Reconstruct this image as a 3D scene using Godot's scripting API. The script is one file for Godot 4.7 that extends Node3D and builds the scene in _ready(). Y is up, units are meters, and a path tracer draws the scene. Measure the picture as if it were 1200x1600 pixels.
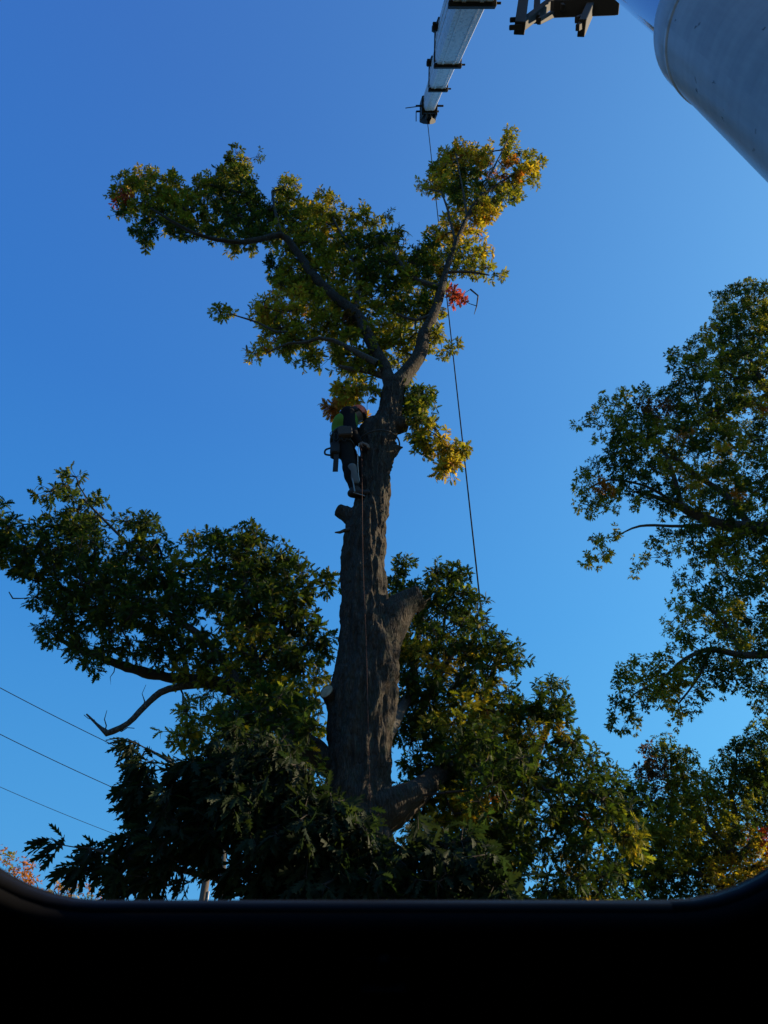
extends Node3D

# ------------------------------------------------------------------ materials
var M := {}

func lin(r: float, g: float, b: float) -> Color:
	return Color(r, g, b).linear_to_srgb()

func plain_mat(called: String, c: Color, rough: float, metal := 0.0, spec := 0.5) -> StandardMaterial3D:
	var m := StandardMaterial3D.new()
	m.resource_name = called
	m.albedo_color = c
	m.roughness = rough
	m.metallic = metal
	m.metallic_specular = spec
	return m

func noise_tex(kind: int, freq: float, octaves: int, ramp: Array, size := 512, as_normal := false, bump := 6.0, sd := 1) -> NoiseTexture2D:
	var n := FastNoiseLite.new()
	n.seed = sd
	n.noise_type = kind
	n.frequency = freq
	n.fractal_octaves = octaves
	if kind == FastNoiseLite.TYPE_CELLULAR:
		n.cellular_return_type = FastNoiseLite.RETURN_DISTANCE2_SUB
	var t := NoiseTexture2D.new()
	t.width = size
	t.height = size
	t.seamless = true
	t.noise = n
	if as_normal:
		t.as_normal_map = true
		t.bump_strength = bump
	elif ramp.size():
		var g := Gradient.new()
		var off := PackedFloat32Array()
		var cols := PackedColorArray()
		for e in ramp:
			off.append(e[0])
			cols.append(e[1])
		g.offsets = off
		g.colors = cols
		t.color_ramp = g
	return t

func tri(m: StandardMaterial3D, s: Vector3) -> StandardMaterial3D:
	m.uv1_triplanar = true
	m.uv1_world_triplanar = true
	m.uv1_scale = s
	return m

func make_materials() -> void:
	var bark := plain_mat("bark", Color.WHITE, 0.95, 0.0, 0.3)
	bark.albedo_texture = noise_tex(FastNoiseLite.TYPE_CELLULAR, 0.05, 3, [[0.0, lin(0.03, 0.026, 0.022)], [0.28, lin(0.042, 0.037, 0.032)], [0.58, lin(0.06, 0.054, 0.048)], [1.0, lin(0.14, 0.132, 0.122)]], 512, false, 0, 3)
	bark.normal_enabled = true
	bark.normal_texture = noise_tex(FastNoiseLite.TYPE_CELLULAR, 0.05, 3, [], 512, true, 10.0, 3)
	bark.normal_scale = 1.0
	bark.detail_enabled = true
	bark.detail_blend_mode = BaseMaterial3D.BLEND_MODE_MUL
	bark.detail_uv_layer = BaseMaterial3D.DETAIL_UV_2
	bark.uv2_triplanar = true
	bark.uv2_world_triplanar = true
	bark.uv2_scale = Vector3(0.55, 0.3, 0.55)
	bark.detail_albedo = noise_tex(FastNoiseLite.TYPE_SIMPLEX, 0.025, 5, [[0.2, Color(0.86, 0.8, 0.74)], [0.45, Color(0.97, 0.94, 0.91)], [0.6, Color(1, 1, 1)], [0.78, Color(0.93, 1, 0.93)]], 512, false, 0, 44)
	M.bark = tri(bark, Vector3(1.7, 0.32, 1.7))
	var lb := plain_mat("limb_bark", Color.WHITE, 0.95, 0.0, 0.3)
	lb.albedo_texture = noise_tex(FastNoiseLite.TYPE_SIMPLEX, 0.03, 4, [[0.2, lin(0.035, 0.031, 0.027)], [0.5, lin(0.06, 0.055, 0.05)], [0.8, lin(0.11, 0.105, 0.098)]], 512, false, 0, 8)
	M.limb_bark = tri(lb, Vector3(2.5, 1.2, 2.5))
	M.twig = plain_mat("twig_bark", lin(0.045, 0.039, 0.033), 0.9, 0.0, 0.3)
	var wood := plain_mat("cut_wood", Color.WHITE, 0.85)
	wood.albedo_texture = noise_tex(FastNoiseLite.TYPE_SIMPLEX, 0.02, 4, [[0.2, lin(0.26, 0.19, 0.115)], [0.8, lin(0.4, 0.31, 0.2)]], 256, false, 0, 5)
	M.cut_wood = tri(wood, Vector3(3, 3, 3))
	var leaf := plain_mat("leaf", Color.WHITE, 0.62, 0.0, 0.28)
	leaf.vertex_color_use_as_albedo = true
	leaf.backlight_enabled = true
	leaf.backlight = Color(1.0, 1.0, 0.75)
	leaf.cull_mode = BaseMaterial3D.CULL_DISABLED
	M.leaf = leaf
	var white := plain_mat("white_boom_paint", Color.WHITE, 0.35)
	white.albedo_texture = noise_tex(FastNoiseLite.TYPE_SIMPLEX, 0.02, 5, [[0.12, lin(0.2, 0.19, 0.17)], [0.27, lin(0.4, 0.395, 0.38)], [0.45, lin(0.52, 0.52, 0.515)], [0.8, lin(0.57, 0.57, 0.57)]], 512, false, 0, 21)
	M.white = tri(white, Vector3(0.9, 0.35, 0.9))
	var barrel := plain_mat("cylinder_paint", Color.WHITE, 0.27)
	barrel.albedo_texture = barrel_texture()
	barrel.uv1_scale = Vector3(1, 1, 1)
	M.barrel = barrel
	M.chrome = plain_mat("chrome", lin(0.62, 0.63, 0.65), 0.08, 1.0)
	M.black_steel = plain_mat("black_steel", lin(0.025, 0.025, 0.027), 0.7, 0.0, 0.3)
	M.grey_steel = plain_mat("grey_steel", lin(0.22, 0.22, 0.22), 0.5, 0.4)
	M.rope = plain_mat("wire_rope", lin(0.012, 0.012, 0.013), 0.9, 0.0, 0.2)
	M.climb_rope = plain_mat("climbing_rope", lin(0.07, 0.026, 0.016), 0.9)
	M.rubber = plain_mat("rubber_gasket", lin(0.008, 0.008, 0.009), 0.36, 0.0, 0.25)
	M.trim = plain_mat("cab_trim", lin(0.008, 0.008, 0.009), 0.6, 0.0, 0.15)
	M.trim_rough = plain_mat("cab_lining", lin(0.012, 0.012, 0.012), 0.8, 0.0, 0.2)
	var glass := plain_mat("cab_glass", Color(1, 1, 1, 0.02), 0.02)
	glass.transparency = BaseMaterial3D.TRANSPARENCY_ALPHA
	M.glass = glass
	M.pole = tri(plain_mat("pole_wood", Color.WHITE, 0.9), Vector3(3, 0.4, 3))
	M.pole.albedo_texture = noise_tex(FastNoiseLite.TYPE_SIMPLEX, 0.03, 4, [[0.2, lin(0.06, 0.045, 0.035)], [0.8, lin(0.13, 0.1, 0.08)]], 256, false, 0, 12)
	M.conduit = plain_mat("conduit", lin(0.5, 0.47, 0.42), 0.5)
	M.skin = plain_mat("skin", lin(0.13, 0.075, 0.05), 0.6)
	M.jacket = plain_mat("jacket", lin(0.012, 0.012, 0.014), 0.95, 0.0, 0.2)
	M.vest = plain_mat("vest", lin(0.11, 0.22, 0.035), 0.9, 0.0, 0.2)
	M.trousers = plain_mat("trousers", lin(0.013, 0.0125, 0.012), 0.95, 0.0, 0.2)
	M.chaps = plain_mat("shin_pad", lin(0.1, 0.105, 0.11), 0.8)
	M.boots = plain_mat("boots", lin(0.018, 0.012, 0.009), 0.8)
	M.helmet = plain_mat("helmet", lin(0.68, 0.085, 0.012), 0.45)
	M.strap = plain_mat("strap", lin(0.03, 0.03, 0.03), 0.9)
	M.pouch = plain_mat("pouch", lin(0.045, 0.033, 0.026), 0.9)
	M.eye = plain_mat("eye", lin(0.03, 0.02, 0.015), 0.2)
	M.hair = plain_mat("hair", lin(0.015, 0.012, 0.01), 0.9)
	M.saw = plain_mat("saw_body", lin(0.4, 0.12, 0.02), 0.4)
	var grass := plain_mat("grass", Color.WHITE, 0.95)
	grass.albedo_texture = noise_tex(FastNoiseLite.TYPE_SIMPLEX, 0.02, 5, [[0.2, lin(0.022, 0.032, 0.01)], [0.5, lin(0.042, 0.052, 0.016)], [0.8, lin(0.075, 0.066, 0.028)]], 512, false, 0, 14)
	M.grass = tri(grass, Vector3(0.25, 0.25, 0.25))
	var asphalt := plain_mat("asphalt", Color.WHITE, 0.9)
	asphalt.albedo_texture = noise_tex(FastNoiseLite.TYPE_SIMPLEX, 0.02, 5, [[0.2, lin(0.045, 0.045, 0.046)], [0.8, lin(0.075, 0.074, 0.072)]], 512, false, 0, 15)
	M.asphalt = tri(asphalt, Vector3(0.4, 0.4, 0.4))
	M.tyre = plain_mat("tyre", lin(0.02, 0.02, 0.02), 0.85)

func barrel_texture() -> ImageTexture:
	# worn white paint of the lift cylinder: faint drag marks round the barrel, a few chips and scrapes
	var im := Image.create(1024, 1024, false, Image.FORMAT_RGB8)
	var n := FastNoiseLite.new()
	n.seed = 5
	n.frequency = 0.006
	n.fractal_octaves = 4
	var n2 := FastNoiseLite.new()
	n2.seed = 9
	n2.frequency = 0.012
	for y in 1024:
		for x in 1024:
			var grime := n.get_noise_2d(x * 0.5, y * 1.6)
			var v := 0.4 + 0.08 * grime + 0.05 * n2.get_noise_2d(x * 0.2, y * 7.0) + 0.03 * n2.get_noise_2d(x * 5.0, y * 3.0)
			im.set_pixel(x, y, lin(v, v, v * 1.01))
	var rng := RandomNumberGenerator.new()
	rng.seed = 77
	for i in 420:
		var x := rng.randi_range(10, 1000)
		var y := rng.randi_range(10, 1010)
		var l := rng.randi_range(1, 5)
		var w := rng.randi_range(2, 11)
		var sl := rng.randf_range(-3.0, 3.0)
		var tone := rng.randf_range(0.03, 0.14)
		for k in l:
			for j in rng.randi_range(1, w):
				im.set_pixel(clampi(x + j + int(k * sl), 0, 1023), clampi(y + k, 0, 1023), lin(tone, tone * 0.93, tone * 0.85))
	for i in 60:
		# long faint scrapes
		var x := rng.randi_range(10, 900)
		var y := rng.randi_range(10, 1010)
		var sl := rng.randf_range(-0.12, 0.12)
		for k in rng.randi_range(25, 110):
			im.set_pixel(clampi(x + k, 0, 1023), clampi(y + int(k * sl), 0, 1023), lin(0.2, 0.195, 0.19))
	return ImageTexture.create_from_image(im)

# ------------------------------------------------------------------ things and parts
func numbered(called: String) -> String:
	if not has_node(NodePath(called)):
		return called
	var i := 1
	while has_node(NodePath("%s_%03d" % [called, i])):
		i += 1
	return "%s_%03d" % [called, i]

func thing(called: String, label: String, category: String, at: Vector3, group := "") -> Node3D:
	var o := Node3D.new()
	o.name = numbered(called)
	add_child(o)
	o.position = at
	o.set_meta("label", label)
	o.set_meta("category", category)
	if group != "":
		o.set_meta("group", group)
	return o

# meshes are laid out in place coordinates; a part sits back by its thing's base
func part(parent: Node3D, called: String, mesh: Mesh, m: Material, sub := false) -> MeshInstance3D:
	var o := MeshInstance3D.new()
	o.name = called
	o.mesh = mesh
	o.material_override = m
	parent.add_child(o, true)
	if not sub:
		o.position = -parent.position
	return o

func structure(called: String, mesh: Mesh, m: Material) -> MeshInstance3D:
	var o := MeshInstance3D.new()
	o.name = called
	o.mesh = mesh
	o.material_override = m
	add_child(o)
	o.set_meta("kind", "structure")
	return o

# ------------------------------------------------------------------ shapes
func new_st() -> SurfaceTool:
	var st := SurfaceTool.new()
	st.begin(Mesh.PRIMITIVE_TRIANGLES)
	return st

func done(st: SurfaceTool) -> ArrayMesh:
	st.generate_normals()
	return st.commit()

func quad(st: SurfaceTool, a: Vector3, b: Vector3, c: Vector3, d: Vector3, smooth := -1) -> void:
	st.set_smooth_group(smooth)
	for v in [a, b, c, a, c, d]:
		st.add_vertex(v)

# box with chamfered edges, given centre, half sizes and axes
func box(st: SurfaceTool, c: Vector3, h: Vector3, ax := Vector3.RIGHT, ay := Vector3.UP, bev := 0.0) -> void:
	var az := ax.cross(ay).normalized()
	var e := minf(bev, minf(h.x, minf(h.y, h.z)) * 0.45)
	var p := []
	for s in [-1, 1]:
		p.append(c + az * h.z * s)
	if e <= 0.0:
		prism(st, [Vector2(-h.x, -h.y), Vector2(h.x, -h.y), Vector2(h.x, h.y), Vector2(-h.x, h.y)], p[0], p[1], ax, ay)
		return
	var outer := [Vector2(-h.x + e, -h.y), Vector2(h.x - e, -h.y), Vector2(h.x, -h.y + e), Vector2(h.x, h.y - e), Vector2(h.x - e, h.y), Vector2(-h.x + e, h.y), Vector2(-h.x, h.y - e), Vector2(-h.x, -h.y + e)]
	var inner := []
	for q in outer:
		inner.append(Vector2(q.x - signf(q.x) * e * 0.7, q.y - signf(q.y) * e * 0.7))
	loft(st, [[inner, p[0]], [outer, p[0] + az * e], [outer, p[1] - az * e], [inner, p[1]]], ax, ay)

func prism(st: SurfaceTool, poly: Array, a: Vector3, b: Vector3, ax: Vector3, ay: Vector3) -> void:
	loft(st, [[poly, a], [poly, b]], ax, ay)

func loft(st: SurfaceTool, rings: Array, ax: Vector3, ay: Vector3, smooth := -1) -> void:
	var r := []
	for e in rings:
		var q := []
		for v in e[0]:
			q.append(e[1] + ax * v.x + ay * v.y)
		r.append(q)
	var n: int = r[0].size()
	for i in r.size() - 1:
		for j in n:
			var k := (j + 1) % n
			quad(st, r[i][j], r[i + 1][j], r[i + 1][k], r[i][k], smooth)
	st.set_smooth_group(-1)
	for j in range(1, n - 1):
		for v in [r[0][0], r[0][j], r[0][j + 1]]:
			st.add_vertex(v)
		for v in [r[-1][0], r[-1][j + 1], r[-1][j]]:
			st.add_vertex(v)

# lathe round an axis: profile of Vector2(radius, along)
func lathe(st: SurfaceTool, o: Vector3, axis: Vector3, profile: Array, sides := 32, uv := false) -> void:
	var ax := axis.normalized()
	var u := ax.cross(Vector3.FORWARD if absf(ax.z) < 0.9 else Vector3.RIGHT).normalized()
	var w := ax.cross(u)
	var grp := 0
	var total := 0.0
	for i in profile.size() - 1:
		total += profile[i].distance_to(profile[i + 1])
	var run := 0.0
	for i in profile.size() - 1:
		var p: Vector2 = profile[i]
		var q: Vector2 = profile[i + 1]
		var v0 := run / total
		run += p.distance_to(q)
		var v1 := run / total
		if i > 0 and absf((profile[i] - profile[i - 1]).angle_to(q - p)) > 0.6:
			grp = 1 - grp
		st.set_smooth_group(grp)
		for j in sides:
			var a0 := TAU * j / sides
			var a1 := TAU * (j + 1) / sides
			var d0 := u * cos(a0) + w * sin(a0)
			var d1 := u * cos(a1) + w * sin(a1)
			var c := [o + d0 * p.x + ax * p.y, o + d0 * q.x + ax * q.y, o + d1 * q.x + ax * q.y, o + d1 * p.x + ax * p.y]
			var t := [Vector2(a0 / TAU, v0), Vector2(a0 / TAU, v1), Vector2(a1 / TAU, v1), Vector2(a1 / TAU, v0)]
			for k in [0, 2, 1, 0, 3, 2]:
				if uv:
					st.set_uv(t[k])
				st.add_vertex(c[k])

func catmull(p: Array, t: float) -> float:
	return 0.5 * (2.0 * p[1] + (p[2] - p[0]) * t + (2.0 * p[0] - 5.0 * p[1] + 4.0 * p[2] - p[3]) * t * t + (3.0 * p[1] - p[0] - 3.0 * p[2] + p[3]) * t * t * t)

# flat list x, y, z, r -> smooth list of [point, radius]
func curve_of(flat: Array, step: float) -> Array:
	var n := flat.size() / 4
	var out := []
	for i in n - 1:
		var ids := [maxi(i - 1, 0), i, i + 1, mini(i + 2, n - 1)]
		var a := Vector3(flat[i * 4], flat[i * 4 + 1], flat[i * 4 + 2])
		var b := Vector3(flat[i * 4 + 4], flat[i * 4 + 5], flat[i * 4 + 6])
		var m := maxi(1, int(a.distance_to(b) / step))
		for k in m:
			var t := float(k) / m
			var v := []
			for c in 4:
				v.append(catmull([flat[ids[0] * 4 + c], flat[ids[1] * 4 + c], flat[ids[2] * 4 + c], flat[ids[3] * 4 + c]], t))
			out.append([Vector3(v[0], v[1], v[2]), maxf(v[3], 0.002)])
	out.append([Vector3(flat[-4], flat[-3], flat[-2]), flat[-1]])
	return out

var relief_noise: FastNoiseLite
var lump_noise: FastNoiseLite

# a trunk or limb: swept rings with furrowed relief
func tube(st: SurfaceTool, pts: Array, sides: int, relief := 0.0, lump := 0.0, capped := true) -> void:
	var n := pts.size()
	var verts := PackedVector3Array()
	var side := Vector3.RIGHT
	var idx := PackedInt32Array()
	for i in n:
		var a: Vector3 = pts[maxi(i - 1, 0)][0]
		var b: Vector3 = pts[mini(i + 1, n - 1)][0]
		var t := (b - a).normalized()
		if i == 0:
			side = t.cross(Vector3.FORWARD if absf(t.z) < 0.8 else Vector3.UP).normalized()
		else:
			side = (side - t * side.dot(t)).normalized()
		var up := t.cross(side)
		var c: Vector3 = pts[i][0]
		var r: float = pts[i][1]
		for j in sides:
			var ang := TAU * j / sides
			var d := side * cos(ang) + up * sin(ang)
			var q := c + d * r
			var rr := r
			if lump > 0.0:
				rr += lump * r * lump_noise.get_noise_3d(q.x * 1.6, q.y * 1.1, q.z * 1.6)
			if relief > 0.0:
				var g := relief_noise.get_noise_3d(q.x * 24.0, q.y * 2.6, q.z * 24.0)
				var f := relief_noise.get_noise_3d(q.x * 40.0 + 9.0, q.y * 11.0, q.z * 40.0)
				rr += relief * (0.5 - minf(absf(g) * 3.2, 1.0)) + relief * 0.35 * f
			verts.append(c + d * rr)
	st.set_smooth_group(0)
	for i in n - 1:
		for j in sides:
			var k := (j + 1) % sides
			for v in [i * sides + j, i * sides + k, (i + 1) * sides + k, i * sides + j, (i + 1) * sides + k, (i + 1) * sides + j]:
				st.add_vertex(verts[v])
	if capped:
		var e: Vector3 = pts[n - 1][0]
		st.set_smooth_group(-1)
		for j in sides:
			st.add_vertex(e)
			st.add_vertex(verts[(n - 1) * sides + (j + 1) % sides])
			st.add_vertex(verts[(n - 1) * sides + j])

func stick(st: SurfaceTool, a: Vector3, b: Vector3, ra: float, rb: float, sides := 4) -> void:
	var t := (b - a).normalized()
	var u := t.cross(Vector3(0.31, 0.2, 0.93)).normalized()
	var w := t.cross(u)
	st.set_smooth_group(0)
	for j in sides:
		var d0 := u * cos(TAU * j / sides) + w * sin(TAU * j / sides)
		var d1 := u * cos(TAU * (j + 1) / sides) + w * sin(TAU * (j + 1) / sides)
		for v in [a + d0 * ra, a + d1 * ra, b + d1 * rb, a + d0 * ra, b + d1 * rb, b + d0 * rb]:
			st.add_vertex(v)

# rounded rod with capped ends
func rod(st: SurfaceTool, a: Vector3, b: Vector3, r: float, sides := 12) -> void:
	var l := a.distance_to(b)
	lathe(st, a, b - a, [Vector2(0.0005, 0), Vector2(r * 0.85, 0), Vector2(r, r * 0.15), Vector2(r, l - r * 0.15), Vector2(r * 0.85, l), Vector2(0.0005, l)], sides)

# ------------------------------------------------------------------ bodies: joined capsules meshed as surface nets
# bones: [a, b, ra, rb]
func skin_of(st: SurfaceTool, bones: Array, cell: float, blend: float) -> void:
	var lo := Vector3.INF
	var hi := -Vector3.INF
	for b in bones:
		var r: float = maxf(b[2], b[3]) + cell * 3.0
		lo = lo.min(b[0] - Vector3.ONE * r).min(b[1] - Vector3.ONE * r)
		hi = hi.max(b[0] + Vector3.ONE * r).max(b[1] + Vector3.ONE * r)
	var nx := int((hi.x - lo.x) / cell) + 2
	var ny := int((hi.y - lo.y) / cell) + 2
	var nz := int((hi.z - lo.z) / cell) + 2
	var f := PackedFloat32Array()
	f.resize(nx * ny * nz)
	f.fill(1.0)
	for b in bones:
		var a: Vector3 = b[0]
		var e: Vector3 = b[1]
		var ra: float = b[2]
		var rb: float = b[3]
		var ab := e - a
		var l2 := maxf(ab.length_squared(), 1e-8)
		var m := maxf(ra, rb) + blend + cell * 2.0
		var p0 := ((a.min(e) - Vector3.ONE * m - lo) / cell).max(Vector3.ZERO)
		var p1 := (a.max(e) + Vector3.ONE * m - lo) / cell
		for z in range(int(p0.z), mini(int(p1.z) + 1, nz)):
			for y in range(int(p0.y), mini(int(p1.y) + 1, ny)):
				for x in range(int(p0.x), mini(int(p1.x) + 1, nx)):
					var p := lo + Vector3(x, y, z) * cell
					var t := clampf((p - a).dot(ab) / l2, 0.0, 1.0)
					var d := p.distance_to(a + ab * t) - lerpf(ra, rb, t)
					var i := (z * ny + y) * nx + x
					var o := f[i]
					var h := maxf(blend - absf(o - d), 0.0) / blend
					f[i] = minf(o, d) - h * h * blend * 0.25
	var at := {}
	var pts := PackedVector3Array()
	var offs := [0, 1, nx, nx + 1, nx * ny, nx * ny + 1, nx * ny + nx, nx * ny + nx + 1]
	var corner := [Vector3(0, 0, 0), Vector3(1, 0, 0), Vector3(0, 1, 0), Vector3(1, 1, 0), Vector3(0, 0, 1), Vector3(1, 0, 1), Vector3(0, 1, 1), Vector3(1, 1, 1)]
	var edges := [[0, 1], [2, 3], [4, 5], [6, 7], [0, 2], [1, 3], [4, 6], [5, 7], [0, 4], [1, 5], [2, 6], [3, 7]]
	for z in nz - 1:
		for y in ny - 1:
			var row := (z * ny + y) * nx
			for x in nx - 1:
				var i := row + x
				var s := f[i] < 0.0
				if s == (f[i + 1] < 0.0) and s == (f[i + nx] < 0.0) and s == (f[i + nx + 1] < 0.0) and s == (f[i + offs[4]] < 0.0) and s == (f[i + offs[5]] < 0.0) and s == (f[i + offs[6]] < 0.0) and s == (f[i + offs[7]] < 0.0):
					continue
				var sum := Vector3.ZERO
				var cnt := 0
				for e in edges:
					var a := f[i + offs[e[0]]]
					var b := f[i + offs[e[1]]]
					if (a < 0.0) != (b < 0.0):
						sum += corner[e[0]].lerp(corner[e[1]], a / (a - b))
						cnt += 1
				at[i] = pts.size()
				pts.append(lo + (Vector3(x, y, z) + sum / cnt) * cell)
	st.set_smooth_group(0)
	var steps := [1, nx, nx * ny]
	for i in at:
		for ax in 3:
			var j: int = i + steps[ax]
			var u: int = steps[(ax + 1) % 3]
			var w: int = steps[(ax + 2) % 3]
			if j >= f.size() or (f[i] < 0.0) == (f[j] < 0.0):
				continue
			if not (at.has(i - u) and at.has(i - w) and at.has(i - u - w)):
				continue
			var q := [at[i], at[i - u], at[i - u - w], at[i - w]]
			if f[i] >= 0.0:
				q = [q[3], q[2], q[1], q[0]]
			for k in [0, 1, 2, 0, 2, 3]:
				st.add_vertex(pts[q[k]])

# ------------------------------------------------------------------ leaves
# lobed oak leaf, one metre long, midrib along +Y, gently folded and arched
func leaf_mesh(fine: bool, tint := Color(-1, 0, 0)) -> ArrayMesh:
	var half: Array
	if fine:
		half = [[0.0, 0.0, 0.006], [0.1, 0.1, 0.008], [0.16, 0.17, 0.05], [0.24, 0.33, 0.19], [0.33, 0.32, 0.07], [0.42, 0.55, 0.3], [0.52, 0.5, 0.09], [0.62, 0.76, 0.29], [0.72, 0.69, 0.09], [0.84, 0.9, 0.17], [0.9, 0.88, 0.07], [1.0, 1.0, 0.0]]
	else:
		half = [[0.0, 0.0, 0.008], [0.14, 0.14, 0.02], [0.27, 0.34, 0.19], [0.4, 0.38, 0.09], [0.58, 0.7, 0.29], [0.72, 0.68, 0.1], [1.0, 1.0, 0.0]]
	var st := new_st()
	st.set_smooth_group(0)
	var arch := func(y: float) -> float: return -0.22 * y * y
	for s in [-1.0, 1.0]:
		for i in half.size() - 1:
			var a: Array = half[i]
			var b: Array = half[i + 1]
			var m0 := Vector3(0, a[0], arch.call(a[0]))
			var m1 := Vector3(0, b[0], arch.call(b[0]))
			var o0 := Vector3(s * a[2], a[1], arch.call(a[1]) + 0.3 * a[2])
			var o1 := Vector3(s * b[2], b[1], arch.call(b[1]) + 0.3 * b[2])
			for t in [[m0, m1, o1], [m0, o1, o0]]:
				if (t[0] - t[1]).cross(t[0] - t[2]).length() < 1e-7:
					continue
				if tint.r >= 0.0:
					st.set_color(tint)
				st.add_vertex(t[0])
				if tint.r >= 0.0:
					st.set_color(tint)
				st.add_vertex(t[1 if s > 0 else 2])
				if tint.r >= 0.0:
					st.set_color(tint)
				st.add_vertex(t[2 if s > 0 else 1])
	return done(st)

const HUES := [[0.043, 0.072, 0.014], [0.2, 0.2, 0.02], [0.42, 0.32, 0.03], [0.42, 0.16, 0.025], [0.34, 0.055, 0.035], [0.11, 0.055, 0.02], [0.019, 0.034, 0.013]]  # last entry is leaf green with shade put in, for the young oak

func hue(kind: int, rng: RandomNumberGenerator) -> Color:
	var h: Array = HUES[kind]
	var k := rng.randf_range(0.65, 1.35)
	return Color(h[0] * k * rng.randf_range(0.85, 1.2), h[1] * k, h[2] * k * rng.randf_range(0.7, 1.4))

class Tree3:
	var node: Node3D
	var rng: RandomNumberGenerator
	var nodes: Array = []          # points on limbs that twigs may leave from
	var twigs: SurfaceTool
	var leaf_at: Array[Transform3D] = []
	var leaf_kind: PackedInt32Array = []
	var spots: Array = []          # [point, radius, hue]
	var leaf_size := 0.13

func tree_of(node: Node3D, sd: int, leaf_size: float) -> Tree3:
	var t := Tree3.new()
	t.node = node
	t.rng = RandomNumberGenerator.new()
	t.rng.seed = sd
	t.twigs = new_st()
	t.leaf_size = leaf_size
	return t

func limb(t: Tree3, flat: Array, sides: int, relief := 0.004, lump := 0.12, called := "limb", m: Material = null, from := 0.0) -> MeshInstance3D:
	var pts := curve_of(flat, 0.07 if sides > 10 else 0.16)
	var st := new_st()
	tube(st, pts, sides, relief, lump)
	for i in range(int(pts.size() * from), pts.size(), 2 if sides > 10 else 1):
		t.nodes.append(pts[i][0])
	return part(t.node, called, done(st), m if m else M.limb_bark)

func edge_distance(p: Vector2, poly: PackedVector2Array) -> float:
	var best := 1e9
	for i in poly.size():
		var c := Geometry2D.get_closest_point_to_segment(p, poly[i], poly[(i + 1) % poly.size()])
		best = minf(best, p.distance_to(c))
	return best

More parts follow.
